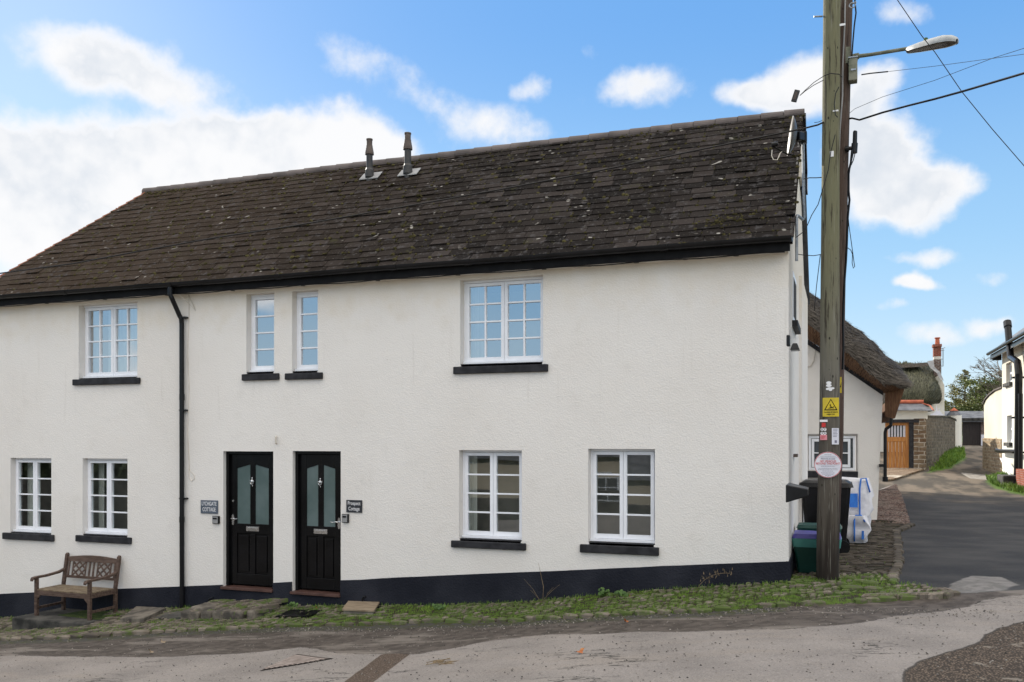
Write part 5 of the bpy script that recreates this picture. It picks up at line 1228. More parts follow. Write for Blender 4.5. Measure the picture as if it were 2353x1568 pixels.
def res(c, n):
    o = []
    for k in range(n+1):
        f = k/n*(len(c)-1); i = min(int(f), len(c)-2); f -= i; o.append((c[i][0]*(1-f)+c[i+1][0]*f, c[i][1]*(1-f)+c[i+1][1]*f))
    return o
n = 48; c0, c1, c2 = res(C0, n), res(C1, n), res(C2, n)
def lump(p, s=.05):
    k = noise.noise(p*2.2)*s+noise.noise(p*9)*s*.35; return p+Vector((k*.5, -k*.6, k))
rows = []
for Yb, cc_, k in ((YT+12, c0, 1), (YT+8, c0, 1), (YT+5, c0, 1), (YT+3, c0, 1), (YT+1.8, c0, 1), (YT+.9, c0, 1), (YT+.3, c0, 1)):
    ref = [PY(x, y, YT+.3) for x, y in c0]; rows.append([lump(Vector((p.x, Yb, p.z))) for p in ref])
A_ = [PY(x, y, YT+.3) for x, y in c0]; B_ = [PY(x, y, YT-.55) for x, y in c1]
for f in (.12, .28, .45, .62, .78, .92, 1.0):
    rows.append([lump(a.lerp(b_, f)+Vector((0, -.18*math.sin(math.pi*f), .05*math.sin(math.pi*f)))) for a, b_ in zip(A_, B_)])
m = MB(); m.grid(rows); m.build('thatch_roof', 'thatch', T, smooth=True)
m = MB(); C_ = [PY(x, y, YT-.02) for x, y in c2]
soff = [[lump(b_) for b_ in B_], [(b_+c_)/2+Vector((0, -.03, 0)) for b_, c_ in zip(B_, C_)], C_]; m.grid(soff)
ea = B_[-1]; eb = PY(2057, 961, YT-.35); ec = PY(2034, 957, YT-.1); ed = C_[-1]
nr = 6; rws = []
for i in range(nr+1):
    f = i/nr; rws.append([lump((B_[40].lerp(ea, 1) if 0 else Vector(ed).lerp(ea, j/6)).lerp(Vector(ec).lerp(eb, j/6), f), .03) for j in range(7)])
m.grid(rws)
m.grid([[ea+Vector((0, 12*k/6, 0)), eb+Vector((0, 12*k/6, 0))] for k in range(7)]); m.grid([[eb+Vector((0, 12*k/6, 0)), ec+Vector((0, 12*k/6, 0))] for k in range(7)])
m.build('thatch_soffit', 'cutreed', T, smooth=True)
m = MB(); gp_ = [PY(x, y, YT-.06) for x, y in ((2048,962),(2047,978),(2036,986),(2034,994),(2034,1104))]; m.tube(gp_, .035, 10); m.tube([PY(2034,1096,YT-.06), PY(2034,1107,YT-.06)], .055, 10)
m.box(gp_[4].x-.12, gp_[4].x, YT-.08, YT-.03, PY(2034,1070,YT).z-.03, PY(2034,1070,YT).z+.03); m.build('downpipe', 'plastic', T)
m = MB(); m.tube([Q(1873,798,YT-.02), Q(1870,830,YT-.02), Q(1862,842,YT-.02), Q(1852,845,YT-.02)], .014, 6); tag(m.build('cable', 'soffit'), 'grey cable looping down the thatched cottage wall beside the pole', 'cable')
def straws(rows_, n, L, W, mat, parent, seed, i0=0, along=1):
    r = random.Random(seed); m = MB()
    for _ in range(n):
        i = r.randint(i0, len(rows_)-2); j = r.randint(0, len(rows_[0])-2); a, b_, c, d = (Vector(q) for q in (rows_[i][j], rows_[i][j+1], rows_[i+1][j+1], rows_[i+1][j]))
        u, v = r.random(), r.random(); p = (a*(1-u)+b_*u)*(1-v)+(d*(1-u)+c*u)*v
        nrm_ = (b_-a).cross(d-a)
        if nrm_.length < 1e-6: continue
        nrm_.normalize(); 
        if nrm_.dot(CAM-p) < 0: nrm_ = -nrm_
        t_ = ((b_-a) if along else (d-a)).normalized(); t_ = (t_+Vector((r.gauss(0, .18), r.gauss(0, .18), r.gauss(0, .18)))).normalized(); s_ = t_.cross(nrm_).normalized()*W*r.uniform(.6, 1.4)
        l = L*r.uniform(.5, 1.3); lift = nrm_*r.uniform(.004, .03)
        m.add([p-s_, p+s_, p+t_*l+s_*.4+lift, p+t_*l-s_*.4+lift], [(0, 1, 2, 3)])
    o = m.build('straw', mat, parent); o['kind'] = 'stuff'; return o
MT['straw'] = leafmat('dry_straw', (.02, .016, .013), (.115, .097, .078)); MT['straw2'] = leafmat('mossy_straw', (.022, .024, .012), (.13, .125, .075)); MT['straw3'] = leafmat('reed_ends', (.05, .025, .012), (.24, .13, .07))
straws(rows, 16000, .13, .006, 'straw', T, 5); straws(soff, 7000, .10, .006, 'straw3', T, 6, along=0)
# ------------------------------------------------------------------ things up the lane
def fbox(l, r_, t_, b_, Y, dep, mb): x0, x1, z0, z1 = rect(l, r_, t_, b_, Y); mb.box(x0, x1, Y, Y+dep, z0, z1); return x0, x1, z0, z1
YG = 30.2
T = thing('gateway', PY(2070, 1080, YG), 'white walled gateway with slate coping and a varnished wooden door', 'gateway')
m = MB(); fbox(2030, 2131.5, 944, 964, YG-.1, .6, m); m.build('wall', 'render2', T)
m = MB(); fbox(2030, 2112, 964, 971.6, YG-.16, .3, m); m.build('lintel', 'sill', T)
m = MB(); fbox(2088.8, 2099.5, 971.6, 1083, YG-.1, .3, m); m.build('post', 'sill', T)
m = MB(); fbox(2099.5, 2128, 962, 1084, YG-.14, .55, m); m.build('pillar', 'stonepillar', T, bevel=.02)
m = MB(); x0, x1, z0, z1 = rect(2034, 2088.8, 971.6, 1081, YG)
w_ = (x1-x0)/7
for k in range(7): m.box(x0+k*w_+.006, x0+(k+1)*w_-.006, YG, YG+.04, z0, z0+(z1-z0)*.66)
m.box(x0, x1, YG-.02, YG+.05, z0+(z1-z0)*.60, z0+(z1-z0)*.70); m.box(x0, x1, YG-.02, YG+.05, z1-.12, z1); m.box(x1-.14, x1, YG-.021, YG+.05, z0, z1); m.box(x0, x0+.1, YG-.021, YG+.05, z0, z1); m.box(x0, x1, YG-.02, YG+.05, z0, z0+.1)
do = m.build('door', 'wooddoor', T, bevel=.008)
m = MB(); m.box(x0+.1, x1-.14, YG+.03, YG+.035, z0+(z1-z0)*.70, z1-.12); m.build('pane', 'signwhite', do)
m = MB()
for k in range(1, 6): xx = x0+.1+(x1-x0-.24)*k/6; m.box(xx-.018, xx+.018, YG-.01, YG+.025, z0+(z1-z0)*.70, z1-.12)
m.build('bars', 'inkblack', do)
m = MB(); a, c = PY(2050, 943, YG-.45), PY(2145, 944, YG-.45); e_, f_ = PY(2066, 927, YG+.4), PY(2118, 927, YG+.4); m.add([a, c, f_, e_, c+Vector((0, 1.6, 0)), a+Vector((0, 1.6, 0)), f_+Vector((0, .1, 0)), e_+Vector((0, .1, 0))], [(0, 1, 2, 3), (1, 4, 6, 2), (4, 5, 7, 6), (5, 0, 3, 7), (2, 6, 7, 3), (0, 1, 4, 5)]); ro2 = m.build('coping_roof', 'slate_far', T)
m = MB(); m.tube([PY(2040, 924, YG+.4), PY(2122, 924, YG+.4)], .085, 8); m.tube([f_, (f_+c)/2+Vector((.1, 0, .05)), c+Vector((0, .05, .02))], .03, 6); m.build('ridge_tiles', 'clay', ro2)
# forecourt
m = MB()
for k in range(8):
    pass
fc = [PG(x, y, .02) for x, y in ((2030,1106),(2052,1104),(2085,1093),(2122,1081),(2105,1078),(2030,1078))]
m = MB(); m.prism(fc, (0, 0, .05)); tag(m.build('forecourt_paving', MT['stonepillar']), 'pinkish cobbled apron in front of the wooden door', 'paving', kind='structure')
# curving rubble wall
wp = [(3.42, 30.4, PY(2130,956,30.4).z), (3.95, 33.5, None), (4.6, 37, None), (5.35, 41, None), (6.0, 44, None), (6.25, 46, None)]
topz = [PY(2130,956,30.4).z, PY(2150,956,33).z, PY(2170,956.5,37).z, PY(2190,957,41).z, PY(2203,964,44).z, PY(2208,969,46).z]
m = MB(); cp = MB(); rows = []; ctop = []
for (x, y, _), z in zip(wp, topz): rows.append([(x, y, g(x, y)-.1), (x, y, z)]); ctop.append([(x-.3, y+.1, z-.02), (x-.3, y+.1, z+.05), (x+.07, y-.05, z+.03), (x+.05, y-.05, z-.02)])
m.grid(rows); m.grid([[(r_[0][0]-.35, r_[0][1]+.15, r_[0][2]), (r_[1][0]-.35, r_[1][1]+.15, r_[1][2])] for r_ in rows]); m.grid([[r_[1], (r_[1][0]-.35, r_[1][1]+.15, r_[1][2])] for r_ in rows]); m.poly([rows[0][0], rows[0][1], (rows[0][1][0]-.35, rows[0][1][1]+.15, rows[0][1][2]), (rows[0][0][0]-.35, rows[0][0][1]+.15, rows[0][0][2])])
T = thing('stone_wall', (3.4, 30.4, .4), 'curving rubble stone wall climbing beside the lane past the wooden door', 'wall'); m.build('masonry', 'rubble', T); cp.grid(ctop); cp.build('coping', 'concrete', T)
# far thatched cottage
YF = 41
T = thing('far_thatched_cottage', PY(2110, 1000, YF), 'distant white cottage under rounded dark green mossy thatch with a brick chimney', 'house')
rows = []; nv, nu = 16, 26
for j in range(nv+1):
    v = j/nv; yy_ = 934-(934-836)*v
    xr = np.interp(v, [0, .05, .15, .3, .5, .65, .8, .92, 1], [2148, 2158, 2165, 2168, 2167, 2162, 2152, 2141, 2133])
    row = []
    for i in range(nu+1):
        u = i/nu; x = 2010+(xr-2010)*u; e = max(0, (u-.72)/.28); back = 3.0*(e**2.2)
        bul = -.9*math.sin(math.pi*min(1, v*1.2))*(1-e*.5)
        sag = 5*math.sin(u*2.2)*(v > .9)
        row.append(lump(PY(x, yy_+(-2*(u < .5))*v, YF+3.4*v+back+bul), .08))
    rows.append(row)
m = MB(); m.grid(rows)
m.grid([[p+Vector((0, .2+.0*k, 0)) for p in rows[0]], [p+Vector((-.3, 1.6, .15)) for p in rows[0]]]); m.grid([rows[0], [p+Vector((0, .2, 0)) for p in rows[0]]])
m.grid([rows[-1], [Vector((p.x, p.y+5, p.z-3)) for p in rows[-1]]])
m.build('thatch_roof', 'thatch2', T, smooth=True); straws(rows, 9000, .22, .018, 'straw2', T, 8, along=0)
m = MB(); m.grid([[PY(2030, 838, YF+3.2), PY(2080, 837, YF+3.2), PY(2132, 833, YF+3.2)], [PY(2030, 846, YF+2.5), PY(2080, 845, YF+2.5), PY(2133, 842, YF+2.5)]]); m.build('ridge_thatch', 'thatch', T)
m = MB(); a = PY(2120, 928, YF+.8); m.box(a.x-6, PY(2158, 930, YF+1.2).x, YF+1.2, YF+6, 0, a.z); 
x1_ = PY(2171, 920, YF+3).x; ft = PY(2158, 868, YF+3).x
m.prism([(x1_-.5, YF+3, 0), (x1_, YF+3, 0), (x1_-.02, YF+3, PY(2171,885,YF+3).z), (ft, YF+3, PY(2160,862,YF+3).z), (x1_-.5, YF+3, PY(2160,868,YF+3).z)], (0, 3, 0)); m.build('wall', 'render2', T)
m = MB(); m.grid([[PY(2131,830,YF+3.1), PY(2145,828,YF+3.1)], [PY(2136,844,YF+2.9), PY(2147,843,YF+2.9)], [PY(2152,857,YF+2.7), PY(2160,855,YF+2.8)], [PY(2161,872,YF+2.6), PY(2169,875,YF+2.8)]]); m.build('flashing', 'lead', T)
m = MB(); fbox(2145.4, 2163, 797, 819.5, YF+3.4, .5, m); chx = m.build('chimney', 'brickwall', T); m = MB(); fbox(2144, 2164.4, 791, 797, YF+3.3, .7, m); m.build('chimney_cap', 'brickwall', chx)
m = MB(); fbox(2146, 2162.5, 819.5, 826, YF+3.4, .5, m); m.build('chimney_band', 'soffit', chx); m = MB(); fbox(2146, 2163, 826, 870, YF+3.4, .5, m); m.build('chimney_base', 'brickdark', chx)
m = MB(); m.tube([PY(2154,792,YF+3.6), PY(2154,779,YF+3.6), PY(2154,778,YF+3.6), PY(2154,776,YF+3.6)], [.13, .11, .16, .15], 12); m.build('chimney_pot', 'clay', chx)
m = MB(); m.tube([PY(2167,801,YF+3.6), PY(2167,842,YF+3.6)], .025, 6)
for a, c in (((2163,802),(2172,799)),((2163,806),(2170,805)),((2162,825),(2167,826)),((2162,841),(2167,842))): m.tube([PY(*a, YF+3.6), PY(*c, YF+3.6)], .018, 6)
tag(m.build('aerial', 'steel'), 'thin television aerial pole strapped to the far brick chimney', 'aerial')
# white arched gate top with finials
Yk = 40; m = MB(); pts = [(2134,957),(2140,952),(2147,949),(2151,944),(2152.5,932),(2154,944),(2158,945),(2158.5,939),(2160,945),(2164,950),(2172,957)]
m.prism([PY(x, y, Yk) for x, y in pts], (0, .15, 0)); tag(m.build('porch_roof', 'signwhite'), 'white pointed finial top showing above the rubble wall', 'porch')
# small turret and curved wall
Yt = 48; T = thing('gatehouse', PY(2195, 1000, Yt), 'small white round building with slate pyramid roof and orange tip up the lane', 'outbuilding')
c = PY(2196, 980, Yt); rad = PY(2212, 980, Yt).x-c.x; m = MB(); m.tube([(c.x, Yt+rad, g(c.x, Yt)), (c.x, Yt+rad, PY(2196, 954, Yt).z)], rad, 24); m.build('wall', 'render2', T, smooth=False)
m = MB(); zt = PY(2194, 941, Yt).z; ze = PY(2196, 954.5, Yt).z; m.tube([(c.x-.05, Yt+rad, ze), (c.x-.05, Yt+rad, zt)], [rad*1.15, .12], 8); m.build('roof', 'slate_far', T)
m = MB(); m.tube([(c.x-.05, Yt+rad, zt-.08), (c.x-.05, Yt+rad, zt+.10)], [.25, .03], 8); m.build('roof_tip', 'clay', T)
# garage
Yg = 57; T = thing('garage', PY(2235, 1026, Yg), 'dark garage door under a long slate roof closing the top of the lane', 'garage')
m = MB(); x0, x1, z0, z1 = rect(2212, 2254, 965, 1026, Yg); n = 12
for k in range(n): m.box(x0+(x1-x0)*k/n+.01, x0+(x1-x0)*(k+1)/n-.005, Yg, Yg+.05, z0, z1)
m.box(x0, x1, Yg+.02, Yg+.08, z0, z1); m.build('garage_door', 'garage', T)
m = MB(); fbox(2254, 2262, 963, 1032, Yg-.1, .5, m); m.build('pier', 'brickdark', T)
m = MB(); fbox(2254.5, 2262, 999, 1026, Yg-.2, .08, m); m.build('plinth', 'signwhite', T)
m = MB(); a = PY(2168, 966, Yg-.3), PY(2275, 966, Yg-.3), PY(2275, 945, Yg+2.5), PY(2168, 945, Yg+2.5); m.prism(a, (0, 0, -.12)); m.build('roof', 'slate_far', T)
m = MB(); fbox(2168, 2268, 961, 967, Yg-.35, .1, m); m.build('lintel', 'concrete_dark', T)
# right garden wall
XW = 5.75
T = thing('garden_wall', (XW, 29, .4), 'cream rendered garden wall on a stone base curving left of the right hand house', 'wall')
ya, yb_ = 26.8, 31.6; zr_ = [(ya, PX(2302,892,XW).z), (28.5, PX(2290,897,XW).z), (30, PX(2276,908,XW).z), (31, PX(2267,918,XW).z), (31.6, PX(2262,930,XW).z)]
def stz(y): return 1.75+(1.0-y*0)*0+np.interp(y, [26.8, 31.6], [.0, .04])
m = MB(); m.grid([[(XW+.05, y, stz(y)), (XW+.03, y, z)] for y, z in zr_]); m.grid([[(XW+.03, y, z), (XW+.45, y+.05, z)] for y, z in zr_]); m.poly([(XW+.05, yb_, stz(yb_)), (XW+.03, yb_, zr_[-1][1]), (XW+1.5, yb_+.4, zr_[-1][1]), (XW+1.5, yb_+.4, stz(yb_))]); m.build('rendered_wall', 'cream', T)
m = MB(); m.grid([[(XW-.02, y, g(XW, y)-.2), (XW-.02, y, stz(y))] for y, z in zr_]); m.grid([[(XW-.02, y, stz(y)), (XW+.06, y, stz(y)+.02)] for y, z in zr_]); m.poly([(XW-.02, yb_, 0), (XW-.02, yb_, stz(yb_)), (XW+1.5, yb_+.4, stz(yb_)), (XW+1.5, yb_+.4, 0)]); m.build('stone_base', 'rubblewarm', T)
m = MB(); m.grid([[(XW-.03, y, z+.0), (XW-.03, y, z+.06), (XW+.4, y, z+.09)] for y, z in zr_]); m.build('coping', 'flue_cap', T)
# right hand house
T = thing('roadside_house', (XW, 22, 0), 'white rendered house with black drainpipes cut by the right edge of the photo', 'house')
m = MB(); zt = PX(2302, 812, XW).z
hw = []
for (l, r_, t_, b_) in ((2312, 2325, 833, 880), (2314, 2325, 955, 1017)):
    pa, pb_ = PX(l, (t_+b_)/2, XW), PX(r_, (t_+b_)/2, XW); hw.append((pb_.y, pa.y, PX((l+r_)/2, b_, XW).z, PX((l+r_)/2, t_, XW).z))
lp = [[Vector((-a[0], a[1], 0)) for a in ((26.8, 0), (17, 0), (17, zt), (26.8, zt))]]+[[Vector((-y1, z0, 0)), Vector((-y1, z1, 0)), Vector((-y0, z1, 0)), Vector((-y0, z0, 0))] for y0, y1, z0, z1 in hw]
fl_ = [v for l in lp for v in l]; m.add([(XW, -v.x, v.y) for v in fl_], [tuple(t_) for t_ in tessellate_polygon(lp)])
m.poly([(XW, 26.8, 0), (XW+6, 26.8, 0), (XW+6, 26.8, zt), (XW+3, 26.8, zt+2.4), (XW, 26.8, zt)]); m.poly([(XW, 17, 0), (XW+6, 17, 0), (XW+6, 17, zt), (XW+3, 17, zt+2.4), (XW, 17, zt)])
for y0, y1, z0, z1 in hw:
    for q in (((XW, y1, z0), (XW, y1, z1), (XW+.2, y1, z1), (XW+.2, y1, z0)), ((XW, y0, z0), (XW, y0, z1), (XW+.2, y0, z1), (XW+.2, y0, z0)), ((XW, y0, z1), (XW, y1, z1), (XW+.2, y1, z1), (XW+.2, y0, z1)), ((XW, y0, z0), (XW, y1, z0), (XW+.2, y1, z0), (XW+.2, y0, z0))): m.poly(q)
m.build('wall', 'render2', T)
for y0, y1, z0, z1 in hw:
    f = MB(); X_ = XW+.12; f.box(X_, X_+.06, y0, y0+.09, z0, z1); f.box(X_, X_+.06, y1-.09, y1, z0, z1); f.box(X_, X_+.06, y0+.09, y1-.09, z0, z0+.1); f.box(X_, X_+.06, y0+.09, y1-.09, z1-.08, z1); f.box(X_, X_+.06, y0+.09, y1-.09, (z0+z1)/2-.04, (z0+z1)/2+.04)
    wo = f.build('window', 'white', T); p_ = MB(); p_.box(X_+.03, X_+.04, y0+.05, y1-.05, z0+.05, z1-.05); p_.build('pane', 'farpane', wo)
    s_ = MB(); s_.box(XW-.10, XW+.12, y0-.12, y1+.12, z0-.13, z0-.002); s_.build('sill', 'concrete_dark', wo)
m = MB(); m.box(XW-.02, XW+.2, 17, 25.2, 0, .42); m.build('plinth', 'concrete_dark', T)
m = MB(); m.add([(XW-.40, 16.5, zt+.05), (XW-.40, 27.2, zt+.05), (XW+3, 27.2, zt+2.7), (XW+3, 16.5, zt+2.7), (XW-.40, 16.5, zt-.03), (XW-.40, 27.2, zt-.03), (XW+3, 27.2, zt+2.6), (XW+3, 16.5, zt+2.6), (XW+6.4, 16.5, zt), (XW+6.4, 27.2, zt)], [(0, 1, 2, 3), (4, 5, 6, 7), (0, 1, 5, 4), (1, 2, 6, 5), (0, 3, 7, 4), (3, 2, 9, 8)]); m.build('roof', 'slate_far', T)
m = MB(); m.box(XW-.36, XW-.30, 16.6, 27.1, zt-.2, zt-.035)
m.tube([(XW-.44, 16.6, zt+.0), (XW-.44, 27.1, zt+.0)], .06, 10); m.box(XW-.30, XW, 26.9, 27.1, zt-.25, zt-.03); m.build('gutter', 'plastic', T)
dpts = [(2315,742),(2320,800),(2323,822),(2330,826),(2338,832),(2341,860),(2340,1000),(2339,1085),(2335,1105)]
m = MB(); m.tube([PX(x, y, XW-.35) for x, y in dpts], [.11, .11, .11, .11, .11, .115, .115, .12, .10], 12); m.tube([PX(2345,905,XW-.35), PX(2345,1085,XW-.35)], .07, 10); m.tube([PX(2314.5,740,XW-.35), PX(2316,752,XW-.35)], .13, 12)
for py in (868, 960, 1040): q = PX(2337, py, XW-.35); m.box(q.x-.15, XW, q.y-.1, q.y+.14, q.z-.03, q.z+.03)
m.build('drainpipe', 'plastic', T)
m = MB(); m.tube([PX(2290,1035,XW-.25), PX(2297,1037,XW-.25), PX(2335,1038,XW-.3)], .075, 10); m.build('waste_pipe', 'plastic', T)
m = MB(); m.tube([PX(2300,1054,XW-.3), PX(2332,1112,XW-.5)], .035, 8); tag(m.build('pipe', 'signwhite'), 'white pipe slanting down the right hand house to the ground', 'pipe')
q = PX(2322, 1125, XW-.5)
m = MB(); m.box(q.x-.35, q.x+.3, q.y-.9, q.y+.3, g(q.x, q.y), g(q.x, q.y)+.42); tag(m.build('trough', 'concrete_dark', None, bevel=.02), 'dark concrete block at the foot of the drainpipes', 'block')
m = MB(); m.box(XW-.5, XW-.05, 18.0, 20.9, g(XW, 19), g(XW, 19)+.72); tag(m.build('low_brick_wall', 'brickwall'), 'low red brick wall stub at the right edge by the drainpipe', 'wall')
# ------------------------------------------------------------------ trees
def tree(name, base, H, Wd, label, leaf_mat, kind, cat='tree', group=None, seed=1, nleaf=5000, lsize=.12):
    r = random.Random(seed); T = thing(name, base, label, cat, group); tr = MB(); base = Vector(base)
    tr.tube([base, base+Vector((0, 0, H*.5)), base+Vector((.02*H, 0, H*.97))], [H*.022, H*.014, H*.003], 8)
    lf = MB()
    if kind == 'conifer':
        nb = 64
        for k in range(nb):
            f = .12+.86*k/nb; z = H*f; L = Wd*(1-f)*r.uniform(.6, 1.15)+.10; a = r.uniform(0, 6.28); tip = base+Vector((math.cos(a)*L, math.sin(a)*L, z+L*.12)); st = base+Vector((0, 0, z-L*.1))
            tr.tube([st, st.lerp(tip, .5)+Vector((0, 0, -.05*L)), tip], [H*.005, H*.003, H*.001], 5)
            for _ in range(int(nleaf/nb*(1.25-f*1.1))):
                t_ = r.random()**.6; p = st.lerp(tip, t_)+Vector((r.gauss(0, .07*L+.05), r.gauss(0, .07*L+.05), r.gauss(-.02*L, .035*L+.04))); s = lsize*r.uniform(.5, 1.2)
                d = Vector((r.gauss(0, 1), r.gauss(0, 1), r.gauss(0, .5))).normalized()*s; e = Vector((r.gauss(0, 1), r.gauss(0, 1), r.gauss(0, 1))).normalized()*s*.6; lf.add([p-d, p+e, p+d, p-e], [(0, 1, 2, 3)])
    else:
        cl = [(base+Vector((r.gauss(0, Wd*.42), r.gauss(0, Wd*.42), H*r.uniform(.35, .95))), Wd*r.uniform(.16, .34)) for _ in range(26)]
        for c, q in cl: tr.tube([base+Vector((0, 0, H*.25)), base.lerp(c, .6)+Vector((0, 0, H*.1)), c], [H*.010, H*.006, H*.002], 5)
        for _ in range(nleaf):
            c, q = r.choice(cl); p = c+Vector((r.gauss(0, 1), r.gauss(0, 1), r.gauss(0, .8)))*q*.6; s = lsize*r.uniform(.5, 1.2)
            d = Vector((r.gauss(0, 1), r.gauss(0, 1), r.gauss(0, .6))).normalized()*s; e = Vector((r.gauss(0, 1), r.gauss(0, 1), r.gauss(0, 1))).normalized()*s*.6; lf.add([p-d, p+e, p+d, p-e], [(0, 1, 2, 3)])
    tr.build('trunk', 'bark', T); lf.build('crown', leaf_mat, T); return T
def treeat(px, pytop, Y, **k):
    p = PY(px, pytop, Y); bz = min(g(p.x, Y), 3); return (p.x, p.y, bz), p.z-bz
bse, H = treeat(2216, 846, 68); tree('conifer_tree', bse, H, 3.7, 'pointed yellow green conifer rising behind the garage roof', 'leafA', 'conifer', seed=3, nleaf=12000, lsize=.085)
for px, py, Y, wd, sd, lab in ((2252, 893, 72, 1.4, 5, 'rounded dark tree close right of the pointed conifer'), (2272, 862, 64, 1.9, 6, 'rounded green tree just left of the right hand house'), (2190, 922, 74, 1.2, 8, 'low dark tree left of the pointed conifer'), (2225, 926, 66, 1.9, 9, 'low bushy tree in front of the conifer behind the garage roof')):
    bse, H = treeat(px, py, Y); tree('broadleaf_tree', bse, H, wd, lab, 'leafB' if sd != 9 else 'leafA', 'round', seed=sd, nleaf=6000, lsize=.11, group='trees behind the garage')
def baretree(name, px, pytop, Y, label, seed, spread=.5, levels=6, r0=.16, lean=0, bz=None):
    r = random.Random(seed); top = PY(px, pytop, Y); bz = g(top.x, Y) if bz is None else bz; base = Vector((top.x+lean, Y, bz)); H = top.z-bz
    T = thing(name, base, label, 'tree', None); tr = MB(); br = MB()
    def grow(p, d, L, rad, lv):
        q = p+d*L; q2 = p+d*L*.5+Vector((r.gauss(0, .04), r.gauss(0, .04), 0))*L
        (tr if lv == levels else br).tube([p, q2, q], [rad, rad*.85, rad*.68], 6 if lv > 3 else 3, cap=False)
        if lv <= 0: return
        for _ in range(r.choice((2, 3, 3)) if lv > 1 else 3):
            nd = (d+Vector((r.gauss(0, spread), r.gauss(0, spread), r.gauss(.02, spread*.6)))).normalized(); nd.z = nd.z*.9+.08
            grow(p+(q-p)*r.uniform(.6, 1), nd.normalized(), L*r.uniform(.62, .85), max(rad*.6, .010), lv-1)
    grow(base, Vector((0, 0, 1)), H*.26, r0, levels); tr.build('trunk', 'bark', T); br.build('crown', 'twig', T); return T
baretree('bare_tree', 2345, 728, 52, 'tall bare winter tree behind the right hand house', 4, .42, 7, .22)
baretree('bare_tree', 2306, 790, 62, 'smaller bare winter tree left of the right hand house', 9, .36, 6, .14)
baretree('bare_tree', 2052, 812, 60, 'pale bare treetop behind the far thatched ridge', 12, .45, 6, .13)
# ------------------------------------------------------------------ across the street (seen in the window panes), plus an added shading cottage
T = thing('facing_cottage', (-12, -25, -2.9), 'beige rendered cottage across the street mirrored in the lower windows', 'house')
m = MB(); m.box(-24, 2, -31, -25, -4.5, .62); m.build('wall', 'beige', T)
m = MB(); m.add([(-24.4, -24.7, .6), (2.4, -24.7, .6), (2.4, -28, 3.0), (-24.4, -28, 3.0), (-24.4, -31.3, .6), (2.4, -31.3, .6)], [(0, 1, 2, 3), (3, 2, 5, 4), (0, 3, 4), (1, 2, 5)]); m.build('roof', 'slate_far', T)
for x in (-20, -16.5, -12.4, -9, -6.2, -2.5):
    m = MB(); m.box(x-.5, x+.5, -25.0, -24.96, -.95, -.05)
    wo = m.build('window', 'white', T); m = MB()
    for i in range(2):
        for j in range(2): m.box(x-.43+i*.45, x-.02+i*.45, -24.96, -24.95, -.88+j*.42, -.5+j*.42)
    m.build('pane', 'farpane', wo)
    m = MB(); m.box(x-.6, x+.6, -25.0, -24.85, -1.08, -.96); m.build('sill', 'sill', wo)
T = thing('added_shade_cottage', (-25, 0, -3), 'unseen white cottage added beyond the left end of the hipped roof to shade the street', 'house')
fpn = [(-14.9, .02), (-20.6, 5.3), (-44, 5.3), (-44, .02)]  # added block, slanted to stay out of view while shading the street
m = MB(); m.prism([(x, y, -4.5) for x, y in fpn], (0, 0, 8.0)); m.build('wall', 'render2', T)
m = MB(); m.add([(-14.9, -.2, 3.4), (-44, -.2, 3.4), (-44, 2.7, 6.3), (-18.0, 2.7, 6.3), (-20.8, 5.5, 3.4), (-44, 5.5, 3.4)], [(0, 1, 2, 3), (3, 2, 5, 4), (0, 3, 4), (1, 2, 5)]); m.build('roof', 'slate_far', T)
m = MB(); m.box(-34, 6, -17.2, -16.8, -4, -.08); tag(m.build('added_reflection_wall', 'concrete_dark'), 'low dark wall added across the street in place of the cars and hedge mirrored in the lower windows', 'wall')  # added to darken the lower panes where cars and hedge would reflect
hg = MB(); r = random.Random(3)
for _ in range(9000):
    p = Vector((r.uniform(-62, -25), -26+r.gauss(0, .8), -5+6.2*r.random()**.7+noise.noise(Vector((_*.001, 0, 0))))); s = .35
    d = Vector((r.gauss(0, 1), r.gauss(0, 1), r.gauss(0, .6))).normalized()*s; e = Vector((r.gauss(0, 1), r.gauss(0, 1), r.gauss(0, 1))).normalized()*s*.6; hg.add([p-d, p+e, p+d, p-e], [(0, 1, 2, 3)])
tag(hg.build('hedge', 'hedge'), 'dark tall hedge across the street beyond the facing cottage', 'hedge')
# ------------------------------------------------------------------ sky and light
SUN_AZ, SUN_EL = R(-50), R(26)     # measured from +Y, negative = towards -X
sd = Vector((math.sin(SUN_AZ)*math.cos(SUN_EL), math.cos(SUN_AZ)*math.cos(SUN_EL), math.sin(SUN_EL)))
sl = bpy.data.lights.new('sun', 'SUN'); sl.energy = 3.0; sl.angle = R(.6); sl.color = (1, .93, .82)
so_ = bpy.data.objects.new('sun', sl); col.objects.link(so_); so_.rotation_euler = sd.to_track_quat('Z', 'Y').to_euler()
w = bpy.data.worlds.new('World'); scene.world = w; w.use_nodes = True; t = NT(w.node_tree); t.n.clear()
out = t.node('ShaderNodeOutputWorld'); bgn = t.node('ShaderNodeBackground')
sky = t.node('ShaderNodeTexSky'); sky.sky_type = 'NISHITA'; sky.sun_disc = False; sky.sun_elevation = SUN_EL; sky.sun_rotation = SUN_AZ; sky.air_density = 1.0; sky.dust_density = .6; sky.ozone_density = 2.0
dirv = t.vmath('NORMALIZE', t.node('ShaderNodeTexCoord').outputs['Generated'])
sep = t.node('ShaderNodeSeparateXYZ'); t.l.new(dirv, sep.inputs[0])
az = t.math('ARCTAN2', sep.outputs[0], sep.outputs[1]); el = t.math('ARCSINE', sep.outputs[2])
cm = t.node('ShaderNodeCombineXYZ'); t.l.new(az, cm.inputs[0]); t.l.new(el, cm.inputs[1])
nz1 = t.node('ShaderNodeTexNoise'); nz1.inputs['Scale'].default_value = 9; nz1.inputs['Detail'].default_value = 6; t.l.new(dirv, nz1.inputs['Vector'])
